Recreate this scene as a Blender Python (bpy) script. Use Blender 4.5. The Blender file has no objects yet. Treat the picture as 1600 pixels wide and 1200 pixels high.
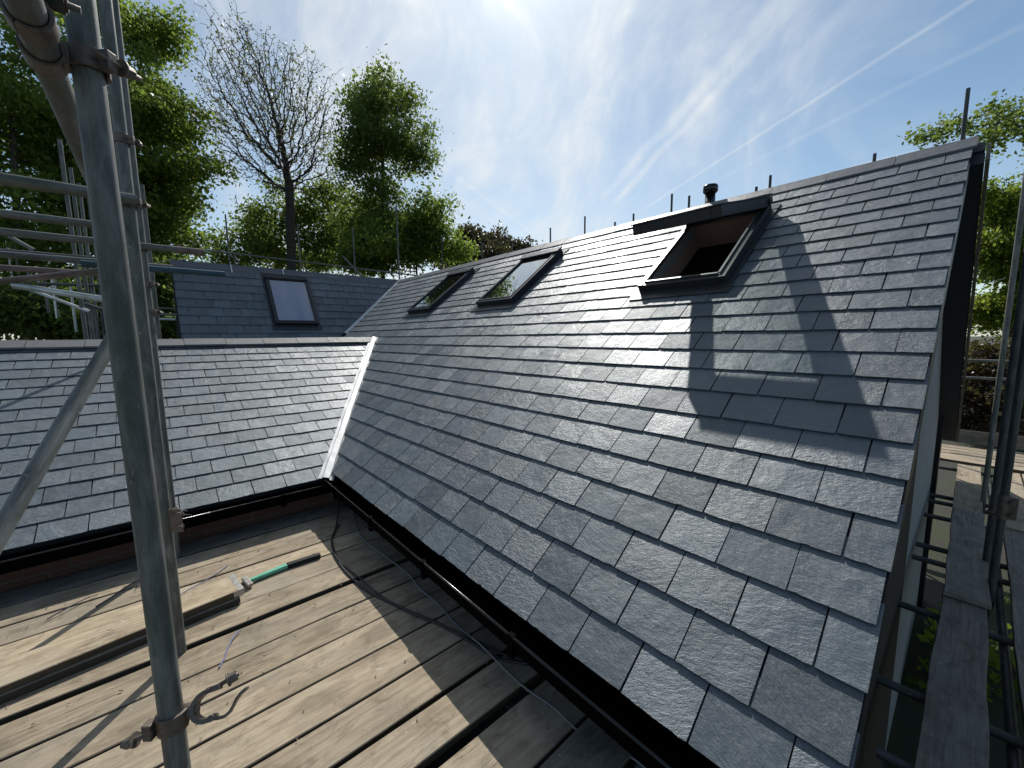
import bpy, math, random
import numpy as np
from mathutils import Vector, Matrix

random.seed(7)
RNG = np.random.default_rng(11)
R = math.radians
scene = bpy.context.scene
COL = scene.collection

# ------------------------------------------------------------------ camera
YAW, PITCH, ROLL = R(41.128), R(-6.745), R(-0.596)
FPX = 629.28                                   # focal length in photo pixels (1600 wide)
cam_w = Vector((math.sin(YAW) * math.cos(PITCH), math.cos(YAW) * math.cos(PITCH), math.sin(PITCH)))
_r0 = Vector((math.cos(YAW), -math.sin(YAW), 0)); _u0 = _r0.cross(cam_w)
cam_r = _r0 * math.cos(ROLL) + _u0 * math.sin(ROLL)
cam_u = -_r0 * math.sin(ROLL) + _u0 * math.cos(ROLL)
cd = bpy.data.cameras.new('camera'); cam = bpy.data.objects.new('camera', cd); COL.objects.link(cam)
cd.sensor_width = 36; cd.lens = 36 * FPX / 1600; cd.clip_start = 0.02; cd.clip_end = 3000
cam.matrix_world = Matrix(((cam_r.x, cam_u.x, -cam_w.x, 0), (cam_r.y, cam_u.y, -cam_w.y, 0), (cam_r.z, cam_u.z, -cam_w.z, 0), (0, 0, 0, 1)))
scene.camera = cam

def ray(px, py):
    return cam_w + cam_r * ((px - 800) / FPX) + cam_u * ((600 - py) / FPX)
def at(px, py, depth):
    return ray(px, py) * depth

# ------------------------------------------------------------------ sun, sky, exposure
SUN_AZ, SUN_EL = R(42.0), R(44.5)              # azimuth measured from +Y towards +X
sun_dir = Vector((math.sin(SUN_AZ) * math.cos(SUN_EL), math.cos(SUN_AZ) * math.cos(SUN_EL), math.sin(SUN_EL)))
sl = bpy.data.lights.new('sun', 'SUN'); so = bpy.data.objects.new('sun', sl); COL.objects.link(so)
sl.energy = 3.7; sl.angle = R(0.53); sl.color = (1.0, 0.965, 0.905)
so.rotation_euler = sun_dir.to_track_quat('Z', 'Y').to_euler()
so.location = (6, 8, 12)

vs = scene.view_settings
vs.view_transform = 'Standard'; vs.look = 'None'; vs.gamma = 1.0; vs.use_curve_mapping = False
vs.exposure = 0.36
scene.cycles.max_bounces = 4; scene.cycles.diffuse_bounces = 2; scene.cycles.glossy_bounces = 2; scene.cycles.transmission_bounces = 3; scene.cycles.transparent_max_bounces = 8
scene.cycles.sample_clamp_indirect = 6.0

# ------------------------------------------------------------------ node helpers
class NT:
    def __init__(self, tree): self.t = tree; self.n = tree.nodes; self.l = tree.links
    def node(self, kind, **kw):
        nd = self.n.new(kind)
        for k, v in kw.items(): setattr(nd, k, v)
        return nd
    def put(self, sock, v):
        if hasattr(v, 'is_output') or isinstance(v, bpy.types.NodeSocket): self.l.new(v, sock)
        elif v is not None: sock.default_value = v
    def math(self, op, a, b=None, c=None, clamp=False):
        nd = self.node('ShaderNodeMath', operation=op, use_clamp=clamp)
        self.put(nd.inputs[0], a)
        if b is not None: self.put(nd.inputs[1], b)
        if c is not None: self.put(nd.inputs[2], c)
        return nd.outputs[0]
    def vec(self, op, a, b=None, out=0):
        nd = self.node('ShaderNodeVectorMath', operation=op)
        self.put(nd.inputs[0], a)
        if b is not None: self.put(nd.inputs[1], b)
        return nd.outputs[out]
    def scale(self, a, s):
        nd = self.node('ShaderNodeVectorMath', operation='SCALE')
        self.put(nd.inputs[0], a); self.put(nd.inputs[3], s)
        return nd.outputs[0]
    def noise(self, v, scale, detail=4, rough=0.55, dist=0.0, out='Fac'):
        nd = self.node('ShaderNodeTexNoise')
        if v is not None: self.l.new(v, nd.inputs['Vector'])
        nd.inputs['Scale'].default_value = scale; nd.inputs['Detail'].default_value = detail
        nd.inputs['Roughness'].default_value = rough; nd.inputs['Distortion'].default_value = dist
        return nd.outputs[out]
    def ramp(self, v, stops, interp='LINEAR'):
        nd = self.node('ShaderNodeValToRGB'); nd.color_ramp.interpolation = interp
        cr = nd.color_ramp
        while len(cr.elements) < len(stops): cr.elements.new(0.5)
        for e, (p, c) in zip(cr.elements, stops):
            e.position = p; e.color = c if len(c) == 4 else (*c, 1)
        self.l.new(v, nd.inputs[0]); return nd.outputs[0]
    def smooth(self, v, a, b, lo=0.0, hi=1.0):
        nd = self.node('ShaderNodeMapRange', interpolation_type='SMOOTHSTEP')
        self.put(nd.inputs[0], v); nd.inputs[1].default_value = a; nd.inputs[2].default_value = b
        nd.inputs[3].default_value = lo; nd.inputs[4].default_value = hi
        return nd.outputs[0]
    def lin(self, v, a, b, lo=0.0, hi=1.0):
        nd = self.node('ShaderNodeMapRange')
        self.put(nd.inputs[0], v); nd.inputs[1].default_value = a; nd.inputs[2].default_value = b
        nd.inputs[3].default_value = lo; nd.inputs[4].default_value = hi
        return nd.outputs[0]
    def mix(self, f, a, b, blend='MIX'):
        nd = self.node('ShaderNodeMix', data_type='RGBA', blend_type=blend)
        self.put(nd.inputs[0], f)
        for s, v in ((nd.inputs[6], a), (nd.inputs[7], b)):
            if isinstance(v, (tuple, list)): s.default_value = v if len(v) == 4 else (*v, 1)
            else: self.put(s, v)
        return nd.outputs[2]
    def comb(self, x, y, z=0.0):
        nd = self.node('ShaderNodeCombineXYZ')
        self.put(nd.inputs[0], x); self.put(nd.inputs[1], y); self.put(nd.inputs[2], z)
        return nd.outputs[0]
    def sep(self, v):
        nd = self.node('ShaderNodeSeparateXYZ'); self.l.new(v, nd.inputs[0]); return nd.outputs
    def bump(self, h, strength, dist, normal=None):
        nd = self.node('ShaderNodeBump'); nd.inputs['Strength'].default_value = strength
        nd.inputs['Distance'].default_value = dist; self.l.new(h, nd.inputs['Height'])
        if normal is not None: self.l.new(normal, nd.inputs['Normal'])
        return nd.outputs[0]

def build_world():
    wd = bpy.data.worlds.new('World'); scene.world = wd; wd.use_nodes = True
    nt = NT(wd.node_tree); nt.n.clear()
    out = nt.node('ShaderNodeOutputWorld'); bg = nt.node('ShaderNodeBackground')
    sky = nt.node('ShaderNodeTexSky', sky_type='NISHITA')
    sky.sun_disc = False; sky.sun_elevation = SUN_EL; sky.sun_rotation = SUN_AZ
    sky.altitude = 60; sky.air_density = 1.0; sky.dust_density = 0.45; sky.ozone_density = 1.1
    tc = nt.node('ShaderNodeTexCoord').outputs['Generated']
    d = nt.vec('NORMALIZE', tc)
    x, y, z = nt.sep(d)[0:3]
    zc = nt.math('MAXIMUM', z, 0.06)
    u = nt.math('DIVIDE', x, zc); v = nt.math('DIVIDE', y, zc)
    uv = nt.comb(u, v)
    # thin high cirrus, combed in one direction, thickening into a veil around the sun's side of the sky
    warp = nt.scale(nt.vec('SUBTRACT', nt.noise(d, 2.3, 2, .5, out='Color'), (.5, .5, .5)), .42)
    pw = nt.vec('ADD', d, warp)
    rot = nt.node('ShaderNodeVectorRotate', rotation_type='Z_AXIS'); nt.l.new(pw, rot.inputs['Vector']); rot.inputs['Angle'].default_value = R(20)
    fib = nt.noise(nt.vec('MULTIPLY', rot.outputs[0], (3.4, 1.0, 1.5)), 2.4, 5, .60)
    fine = nt.noise(nt.vec('MULTIPLY', rot.outputs[0], (2.2, 1.0, 1.4)), 9.0, 4, .62)
    def near(px, py, lo, hi):
        a = ray(px, py).normalized()
        return nt.smooth(nt.vec('DOT_PRODUCT', nt.vec('ADD', d, nt.scale(warp, .5)), tuple(a), out=1), lo, hi)
    sheet = nt.math('MAXIMUM', near(760, 40, .76, .985), nt.math('MAXIMUM', nt.math('MULTIPLY', near(740, 300, .80, .99), .85), nt.math('MULTIPLY', near(620, -900, .62, .97), .9)))
    cl = nt.math('MULTIPLY', nt.smooth(fib, .44, .70), nt.lin(fine, .35, .65, .5, 1.15))
    veil = nt.math('MULTIPLY', sheet, nt.math('MULTIPLY', nt.lin(fib, .32, .62, .35, 1.0), nt.lin(fine, .32, .68, .62, 1.12)))
    # contrails: old spread-out ones and one fresh line
    wob = nt.math('SUBTRACT', nt.noise(uv, 2.2, 1, .5), .5)
    fray = fine
    def trail(p, q, width, soft, strength, wobble):
        a = ray(*p); b = ray(*q)
        a2 = Vector((a.x / a.z, a.y / a.z)); b2 = Vector((b.x / b.z, b.y / b.z))
        dr = (b2 - a2); L = dr.length; dr /= L; nr = Vector((-dr.y, dr.x))
        rel = nt.vec('SUBTRACT', uv, (a2.x, a2.y, 0))
        t = nt.vec('DOT_PRODUCT', rel, (dr.x, dr.y, 0), out=1)
        e = nt.vec('DOT_PRODUCT', rel, (nr.x, nr.y, 0), out=1)
        e = nt.math('ABSOLUTE', nt.math('ADD', e, nt.math('MULTIPLY', wob, wobble)))
        m = nt.smooth(e, width + soft, width * .2)
        m = nt.math('MULTIPLY', m, nt.smooth(t, -.1 * L, .15 * L))
        m = nt.math('MULTIPLY', m, nt.smooth(t, 1.6 * L, 1.0 * L))
        return nt.math('MULTIPLY', nt.math('MULTIPLY', m, nt.lin(fray, .3, .65, .55, 1.0)), strength)
    trails = [trail((1000, 330), (1510, 5), .006,   .016, .26, .02),
              trail((930, 318), (1180, 50), .012, .045, .28, .07),
              trail((958, 318), (1210, 45), .006, .036, .24, .05),
              trail((1085, 300), (1560, 60), .006, .03, .10, .06),
              trail((690, 260), (850, 378), .01, .03, .16, .05),
              trail((1430, 235), (1150, 310), .008, .03, .26, .03)]
    dens = nt.math('ADD', nt.math('MULTIPLY', cl, .13), nt.math('MULTIPLY', veil, .72))
    for tr in trails: dens = nt.math('ADD', dens, tr)
    lowhaze = nt.smooth(z, .34, .02, 0, .36)
    dens = nt.math('MINIMUM', nt.math('ADD', dens, lowhaze), .92)
    # ice cloud scatters sunlight forwards: brighter the nearer to the sun it lies
    cs = nt.math('MAXIMUM', nt.vec('DOT_PRODUCT', d, tuple(sun_dir), out=1), 0.0)
    fwd = nt.math('ADD', nt.math('MULTIPLY', nt.math('POWER', cs, 5.0), .8), nt.math('MULTIPLY', nt.math('POWER', cs, 34.0), 1.0))
    fwd = nt.math('ADD', fwd, nt.math('MULTIPLY', nt.math('POWER', cs, 220.0), 9.0))
    bright = nt.math('ADD', 7.2, fwd)
    cloud = nt.scale(nt.comb(.95, .985, 1.0), bright)
    air = nt.scale(nt.comb(1.0, .98, .93), nt.math('MULTIPLY', nt.math('ADD', nt.math('POWER', cs, 60.0), nt.math('MULTIPLY', nt.math('POWER', cs, 400.0), 4.0)), 0.8))
    hsv = nt.node('ShaderNodeHueSaturation'); hsv.inputs['Saturation'].default_value = .92; hsv.inputs['Value'].default_value = .88
    nt.l.new(sky.outputs[0], hsv.inputs['Color'])
    col = nt.mix(dens, nt.vec('MULTIPLY', hsv.outputs[0], (.88, 1.02, 1.04)), cloud)
    col = nt.vec('ADD', col, air)
    nt.l.new(col, bg.inputs[0]); bg.inputs[1].default_value = 0.092
    nt.l.new(bg.outputs[0], out.inputs[0])
    wd.cycles.sampling_method = 'MANUAL'; wd.cycles.sample_map_resolution = 1024
build_world()

# ------------------------------------------------------------------ materials
def new_mat(name):
    m = bpy.data.materials.new(name); m.use_nodes = True
    nt = NT(m.node_tree); b = nt.n['Principled BSDF']
    return m, nt, b
def rnd_node(nt):
    """one random number per loose piece, whether it is its own object or an island of a joined mesh"""
    a = nt.node('ShaderNodeObjectInfo').outputs['Random']; b = nt.node('ShaderNodeNewGeometry').outputs['Random Per Island']
    return nt.math('FRACT', nt.math('ADD', nt.math('MULTIPLY', a, 7.31), b))

def mat_slate(name, base=(.054, .070, .085), bumpk=1.0, rough=.49):
    m, nt, b = new_mat(name)
    rn = rnd_node(nt)
    rn2 = nt.math('FRACT', nt.math('MULTIPLY', rn, 17.13)); rn3 = nt.math('FRACT', nt.math('MULTIPLY', rn, 57.77))
    oc = nt.node('ShaderNodeTexCoord').outputs['Object']
    off = nt.comb(nt.math('MULTIPLY', rn, 91.0), nt.math('MULTIPLY', rn2, 53.0), nt.math('MULTIPLY', rn3, 37.0))
    rot = nt.node('ShaderNodeVectorRotate', rotation_type='Z_AXIS'); nt.l.new(oc, rot.inputs['Vector'])
    nt.l.new(nt.lin(rn2, 0, 1, -.55, .55), rot.inputs['Angle'])
    p = nt.vec('ADD', rot.outputs[0], off)
    g = nt.vec('MULTIPLY', p, (1.0, 2.6, 1.0))
    grain = nt.noise(g, 30, 8, .70, .7)
    und = nt.noise(p, 7, 4, .5, .3)
    cl = nt.noise(nt.vec('MULTIPLY', p, (1.0, 1.7, 1.0)), 5.5, 5, .62, .8)
    steps = nt.ramp(cl, [(0, (0, 0, 0)), (.37, (.22, .22, .22)), (.45, (.36, .36, .36)), (.52, (.55, .55, .55)), (.60, (.74, .74, .74)), (.68, (1, 1, 1))], 'CONSTANT')
    rough_k = nt.lin(rn3, 0, 1, .3, 1.0)      # some slates are riven, some nearly smooth
    h = nt.math('MULTIPLY', nt.math('ADD', nt.math('MULTIPLY', grain, .0046), nt.math('MULTIPLY', steps, .0038)), rough_k)
    h = nt.math('ADD', h, nt.math('MULTIPLY', und, .008))
    fine = nt.noise(g, 120, 4, .7)
    h = nt.math('ADD', h, nt.math('MULTIPLY', fine, .0007))
    nrm = nt.bump(h, 1.0 * bumpk, 1.35)
    tone = nt.lin(rn, 0, 1, .80, 1.24)
    streak = nt.noise(nt.vec('MULTIPLY', p, (1.0, 5.0, 1.0)), 16, 6, .7, 1.2)
    c = nt.mix(nt.smooth(streak, .42, .72), base, tuple(v * 1.55 for v in base))
    c = nt.mix(nt.smooth(nt.noise(p, 38, 4, .7), .64, .74, 0, .5), c, (.19, .20, .21))
    c = nt.mix(nt.smooth(nt.noise(p, 3.2, 3, .5), .50, .70, 0, .45), c, tuple(v * .6 for v in base))
    c = nt.mix(nt.lin(rn2, 0, 1, 0, .35), c, (.052, .071, .081))
    scr = nt.noise(nt.vec('MULTIPLY', rot.outputs[0], (2.5, 34.0, 1.0)), 1.6, 3, .6, 1.5)
    scr = nt.math('MULTIPLY', nt.smooth(nt.math('ABSOLUTE', nt.math('SUBTRACT', scr, .5)), .012, .0), nt.smooth(nt.noise(p, 5.0, 2, .5), .56, .66))
    c = nt.mix(nt.math('MULTIPLY', scr, .55), c, (.30, .31, .31))
    c = nt.scale(c, tone)
    nt.l.new(c, b.inputs['Base Color'])
    nt.l.new(nt.math('ADD', nt.lin(rn2, 0, 1, rough - .05, rough + .10), nt.math('MULTIPLY', nt.math('SUBTRACT', streak, .5), .2)), b.inputs['Roughness'])
    b.inputs['Specular IOR Level'].default_value = .95
    b.inputs['Specular Tint'].default_value = (.90, .97, 1.0, 1)
    nt.l.new(nrm, b.inputs['Normal'])
    return m

def mat_wood(name, a, c2, dark, bumpk=1.0, scale=1.0, spots=.6):
    """weathered sawn board, grain along local X"""
    m, nt, b = new_mat(name)
    rn = rnd_node(nt)
    oc = nt.node('ShaderNodeTexCoord').outputs['Object']
    p = nt.vec('ADD', oc, nt.comb(nt.math('MULTIPLY', rn, 71.0), nt.math('MULTIPLY', nt.math('FRACT', nt.math('MULTIPLY', rn, 13.7)), 33.0), nt.math('MULTIPLY', rn, 19.0)))
    p = nt.scale(p, scale)
    wob = nt.scale(nt.vec('SUBTRACT', nt.noise(p, 2.2, 3, .5, out='Color'), (.5, .5, .5)), .05)
    g = nt.vec('MULTIPLY', nt.vec('ADD', p, wob), (.85, 17.0, 17.0))
    grain = nt.noise(g, 2.6, 8, .66, .6)
    finegr = nt.noise(nt.vec('MULTIPLY', p, (2.0, 60.0, 60.0)), 3.0, 5, .7, .2)
    col = nt.mix(nt.smooth(grain, .36, .64), a, c2)
    col = nt.mix(nt.smooth(finegr, .55, .78, 0, .4), col, dark)
    patch = nt.noise(nt.vec('MULTIPLY', p, (1.0, 2.2, 2.2)), 3.2, 6, .62, .5)
    col = nt.mix(nt.smooth(patch, .44, .70, 0, .75), col, tuple(.62 * v for v in a))
    gry = nt.noise(nt.vec('MULTIPLY', p, (1.0, 2.0, 2.0)), 1.3, 4, .6)
    col = nt.mix(nt.smooth(gry, .4, .7, 0, .5), col, tuple(.78 * v for v in (c2[0] * .92, c2[1], c2[2] * 1.12)))
    dirt = nt.noise(nt.vec('MULTIPLY', p, (1.0, 1.6, 1.6)), 8.5, 7, .70, .6)
    col = nt.mix(nt.smooth(dirt, .50, .66, 0, .50), col, tuple(.50 * v for v in a))
    col = nt.mix(nt.smooth(nt.noise(p, 5.0, 5, .6, .4), .55, .72, 0, .4), col, tuple(min(1, 1.25 * v) for v in c2))
    crack = nt.noise(nt.vec('MULTIPLY', nt.vec('ADD', p, wob), (.7, 26.0, 26.0)), 1.5, 3, .5, .9)
    ck = nt.smooth(nt.math('ABSOLUTE', nt.math('SUBTRACT', crack, .5)), .014, .0)
    ck = nt.math('MULTIPLY', ck, nt.smooth(nt.noise(p, 2.7, 3, .5), .55, .68))
    dots = nt.node('ShaderNodeTexVoronoi'); nt.l.new(nt.vec('MULTIPLY', p, (5.0, 9.0, 9.0)), dots.inputs['Vector']); dots.inputs['Scale'].default_value = 1.6
    dk = nt.math('MULTIPLY', nt.smooth(nt.math('ADD', dots.outputs['Distance'], nt.math('MULTIPLY', nt.math('SUBTRACT', patch, .5), .35)), .10, .04), nt.smooth(nt.noise(p, 4.5, 2, .5), .58, .66))
    sp = nt.smooth(nt.noise(p, 46, 4, .75), .66, .74)
    col = nt.mix(nt.math('MULTIPLY', sp, spots), col, tuple(.28 * v for v in a))
    col = nt.mix(nt.math('MULTIPLY', ck, .9), col, tuple(.35 * v for v in dark))
    col = nt.mix(nt.math('MULTIPLY', dk, .55), col, tuple(.5 * v for v in dark))
    spt = nt.smooth(nt.noise(p, 30, 3, .55, .6), .70, .74, 0, .6)
    col = nt.mix(spt, col, (.52, .50, .45))
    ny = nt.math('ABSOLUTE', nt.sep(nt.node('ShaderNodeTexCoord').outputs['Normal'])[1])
    col = nt.mix(nt.smooth(ny, .6, .9, 0, .88), col, tuple(.30 * v for v in dark))   # sawn edges darkened: grime, plus the shade of the gaps painted in
    col = nt.scale(col, nt.lin(rn, 0, 1, .80, 1.12))
    nt.l.new(col, b.inputs['Base Color']); b.inputs['Roughness'].default_value = .82
    b.inputs['Specular IOR Level'].default_value = .25
    h = nt.math('ADD', nt.math('MULTIPLY', grain, .0030), nt.math('MULTIPLY', finegr, .0012))
    h = nt.math('SUBTRACT', h, nt.math('MULTIPLY', ck, .004))
    h = nt.math('SUBTRACT', h, nt.math('MULTIPLY', dk, .0015))
    nt.l.new(nt.bump(h, bumpk, 1.0), b.inputs['Normal'])
    return m

def mat_simple(name, col, rough=.5, metal=0.0, var=.15, scale=20.0, bumpd=0.0, spec=.5, tint=None, tintamt=.5, tintscale=8.0):
    m, nt, b = new_mat(name)
    oc = nt.node('ShaderNodeTexCoord').outputs['Object']
    rn = nt.node('ShaderNodeObjectInfo').outputs['Random']
    p = nt.vec('ADD', oc, nt.comb(nt.math('MULTIPLY', rn, 31.0), nt.math('MULTIPLY', rn, 17.0), nt.math('MULTIPLY', rn, 23.0)))
    n1 = nt.noise(p, scale, 6, .65, .2)
    c = nt.mix(n1, tuple(v * (1 - var) for v in col), tuple(min(1, v * (1 + var)) for v in col))
    if tint: c = nt.mix(nt.smooth(nt.noise(p, tintscale, 6, .68, .4), .50, .68, 0, tintamt), c, tint)
    nt.l.new(c, b.inputs['Base Color'])
    nt.l.new(nt.lin(n1, .3, .7, max(0.02, rough - .08), min(1, rough + .08)), b.inputs['Roughness'])
    b.inputs['Metallic'].default_value = metal; b.inputs['Specular IOR Level'].default_value = spec
    if bumpd: nt.l.new(nt.bump(n1, 1.0, bumpd), b.inputs['Normal'])
    return m

def mat_tube(name, col=(.128, .132, .126), rust=.55, metal=.18, rough=.56):
    m, nt, b = new_mat(name)
    oc = nt.node('ShaderNodeTexCoord').outputs['Object']
    rn = nt.node('ShaderNodeObjectInfo').outputs['Random']
    p = nt.vec('ADD', oc, nt.comb(nt.math('MULTIPLY', rn, 31.0), nt.math('MULTIPLY', rn, 17.0), nt.math('MULTIPLY', rn, 23.0)))
    lng = nt.vec('MULTIPLY', p, (1, 1, .16))
    n1 = nt.noise(lng, 34, 7, .7, .4); n2 = nt.noise(nt.vec('MULTIPLY', p, (1, 1, .4)), 11, 6, .65, .6); n3 = nt.noise(p, 120, 3, .7)
    c = nt.mix(nt.smooth(n1, .3, .7), tuple(v * .5 for v in col), tuple(v * 1.5 for v in col))
    c = nt.mix(nt.smooth(n2, .45, .62, 0, .7), c, tuple(v * f for v, f in zip(col, (.55, .68, .55))))
    c = nt.mix(nt.smooth(n2, .62, .75, 0, rust), c, (.13, .085, .055))
    c = nt.mix(nt.smooth(n3, .63, .72, 0, .45), c, tuple(v * 2.1 for v in col))
    spl = nt.smooth(nt.noise(nt.vec('MULTIPLY', p, (1, 1, .55)), 48, 3, .55, .8), .69, .73, 0, .65)
    c = nt.mix(spl, c, (.36, .355, .33))
    nt.l.new(c, b.inputs['Base Color']); b.inputs['Metallic'].default_value = metal
    nt.l.new(nt.lin(n2, .3, .7, rough - .08, rough + .16), b.inputs['Roughness'])
    nt.l.new(nt.bump(nt.math('ADD', n1, nt.math('MULTIPLY', n3, .5)), .5, .0008), b.inputs['Normal'])
    return m

def mat_leaf(name, col, col2, trans=.5, rough=.45):
    m, nt, b = new_mat(name)
    g = nt.node('ShaderNodeNewGeometry'); rn = g.outputs['Random Per Island']
    pos = nt.node('ShaderNodeTexCoord').outputs['Object']
    clump = nt.noise(pos, 1.1, 3, .6)
    f = nt.math('ADD', nt.math('MULTIPLY', rn, .45), nt.math('MULTIPLY', nt.smooth(clump, .38, .62), .55))
    c = nt.mix(f, col, col2)
    b.inputs['Roughness'].default_value = rough; b.inputs['Specular IOR Level'].default_value = .25
    nt.l.new(c, b.inputs['Base Color'])
    tr = nt.node('ShaderNodeBsdfTranslucent'); nt.l.new(nt.mix(.4, nt.scale(c, 2.1), (.22, .27, .03)), tr.inputs[0])
    mx = nt.node('ShaderNodeMixShader'); mx.inputs[0].default_value = trans
    nt.l.new(b.outputs[0], mx.inputs[1]); nt.l.new(tr.outputs[0], mx.inputs[2])
    nt.l.new(mx.outputs[0], nt.n['Material Output'].inputs[0])
    return m

def mat_glass(name, ior=1.9, tint=(.80, .88, .86)):
    m, nt, b = new_mat(name); nt.n.remove(b)
    g_ = nt.node('ShaderNodeNewGeometry')
    ct = nt.math('ABSOLUTE', nt.vec('DOT_PRODUCT', g_.outputs['Incoming'], g_.outputs['Normal'], out=1))
    f0 = ior
    fres = nt.math('ADD', f0, nt.math('MULTIPLY', 1 - f0, nt.math('POWER', nt.math('SUBTRACT', 1.0, ct, clamp=True), 4.0)))
    tr = nt.node('ShaderNodeBsdfTransparent'); tr.inputs[0].default_value = (*tint, 1)
    gl = nt.node('ShaderNodeBsdfGlossy'); gl.inputs['Roughness'].default_value = .012; gl.inputs[0].default_value = (.92, .96, .96, 1)
    mx = nt.node('ShaderNodeMixShader'); nt.l.new(fres, mx.inputs[0])
    nt.l.new(tr.outputs[0], mx.inputs[1]); nt.l.new(gl.outputs[0], mx.inputs[2])
    nt.l.new(mx.outputs[0], nt.n['Material Output'].inputs[0])
    return m

M = dict(
    slate=mat_slate('slate'),
    underlay=mat_simple('roof_underlay', (.02, .022, .026), .9),
    ridge=mat_simple('ridge_tile_grey', (.085, .092, .105), .5, var=.3, scale=14, bumpd=.003),
    ridge_brown=mat_simple('ridge_tile_brown', (.115, .117, .12), .62, var=.28, scale=10, bumpd=.003, tint=(.10, .095, .095), tintamt=.6),
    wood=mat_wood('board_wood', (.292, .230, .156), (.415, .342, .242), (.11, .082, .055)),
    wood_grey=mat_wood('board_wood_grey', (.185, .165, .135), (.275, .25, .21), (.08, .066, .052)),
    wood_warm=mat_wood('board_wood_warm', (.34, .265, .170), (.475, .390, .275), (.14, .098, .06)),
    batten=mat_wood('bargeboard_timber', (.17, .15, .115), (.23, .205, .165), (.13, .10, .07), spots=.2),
    tube=mat_tube('galvanised_tube'),
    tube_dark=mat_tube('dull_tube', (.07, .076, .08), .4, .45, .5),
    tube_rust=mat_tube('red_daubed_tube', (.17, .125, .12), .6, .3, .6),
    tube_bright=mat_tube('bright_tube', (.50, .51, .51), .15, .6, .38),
    tube_blue=mat_tube('blue_daubed_tube', (.03, .075, .11), .2, .2, .5),
    coupler=mat_simple('coupler_steel', (.16, .135, .115), .58, .65, var=.4, scale=40, bumpd=.001, tint=(.10, .05, .03), tintamt=.7, tintscale=25),
    plastic=mat_simple('black_plastic', (.006, .0065, .007), .20, var=.2, spec=.5),
    gutter_matt=mat_simple('gutter_inside', (.0015, .0016, .0018), .7, var=.2, spec=.02),
    fascia=mat_simple('black_fascia', (.008, .009, .011), .45, var=.2, spec=.3),
    soffit=mat_simple('dark_blue_soffit', (.018, .026, .036), .5, var=.2),
    frame=mat_simple('skylight_frame_grey', (.035, .038, .042), .38, .3, var=.15),
    frame_trim=mat_simple('skylight_trim_aluminium', (.09, .095, .10), .42, .6, var=.12),
    seal=mat_simple('grey_seal', (.16, .165, .17), .5, var=.15),
    lining=mat_simple('pinewood_lining', (.26, .165, .135), .6, var=.18, scale=8),
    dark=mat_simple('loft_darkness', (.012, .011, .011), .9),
    blind=mat_simple('lavender_blind', (.22, .22, .31), .8, var=.04),
    lead=mat_simple('valley_lining', (.60, .61, .60), .5, .0, var=.12, scale=9, bumpd=.003, tint=(.36, .37, .38), tintamt=.6),
    brick=mat_simple('brick_red_brown', (.085, .040, .028), .85, var=.35, scale=45, bumpd=.002, tint=(.10, .055, .045), tintamt=.6),
    mortar=mat_simple('mortar', (.11, .098, .085), .95, var=.2, scale=60, bumpd=.002),
    render=mat_simple('pale_render', (.24, .25, .25), .85, var=.12, scale=6, bumpd=.002, tint=(.30, .31, .31), tintamt=.5, tintscale=3),
    cable=mat_simple('black_cable', (.018, .018, .019), .42, var=.2),
    cable_grey=mat_simple('grey_cable', (.20, .20, .205), .45, var=.2),
    tie_blue=mat_simple('blue_plastic', (.05, .075, .22), .4, var=.1),
    tie_dark=mat_simple('navy_plastic', (.02, .025, .06), .4, var=.1),
    green=mat_simple('green_paint', (.10, .40, .27), .45, var=.18, scale=25, tint=(.18, .48, .36), tintamt=.5),
    grip=mat_simple('black_rubber', (.011, .012, .012), .6, var=.2, spec=.25),
    hoop=mat_simple('hoop_iron', (.36, .35, .33), .45, .7, var=.3, scale=40, bumpd=.001, tint=(.22, .16, .11), tintamt=.5),
    bark=mat_simple('bark', (.055, .047, .040), .9, var=.4, scale=9, bumpd=.03),
    bark_grey=mat_simple('bark_grey', (.075, .066, .058), .9, var=.3, scale=9, bumpd=.02),
    leaf_a=mat_leaf('leaf_green', (.055, .098, .020), (.140, .200, .038), .66),
    leaf_b=mat_leaf('leaf_dark_green', (.042, .076, .020), (.110, .155, .038), .62),
    leaf_c=mat_leaf('leaf_yellow_green', (.065, .110, .016), (.160, .205, .032), .66),
    leaf_p=mat_leaf('leaf_purple', (.020, .012, .018), (.048, .026, .032), .25),
    leaf_r=mat_leaf('leaf_copper', (.030, .016, .014), (.075, .042, .034), .3, .32),
    leaf_bud=mat_leaf('leaf_bud', (.070, .075, .030), (.12, .12, .05), .4),
    chip=mat_simple('wood_chip', (.16, .12, .08), .8, var=.4),
)
def mat_ground():
    m, nt, b = new_mat('ground_soil')
    oc = nt.node('ShaderNodeTexCoord').outputs['Object']
    n1 = nt.noise(oc, 1.2, 8, .65); n2 = nt.noise(oc, 22, 6, .7)
    c = nt.mix(nt.smooth(n1, .4, .6), (.040, .034, .027), (.034, .045, .016))
    c = nt.mix(nt.smooth(n2, .54, .7, 0, .5), c, (.09, .083, .068))
    nt.l.new(c, b.inputs['Base Color']); b.inputs['Roughness'].default_value = .95
    nt.l.new(nt.bump(n2, 1.0, .03), b.inputs['Normal'])
    return m
M['ground'] = mat_ground()

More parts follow.
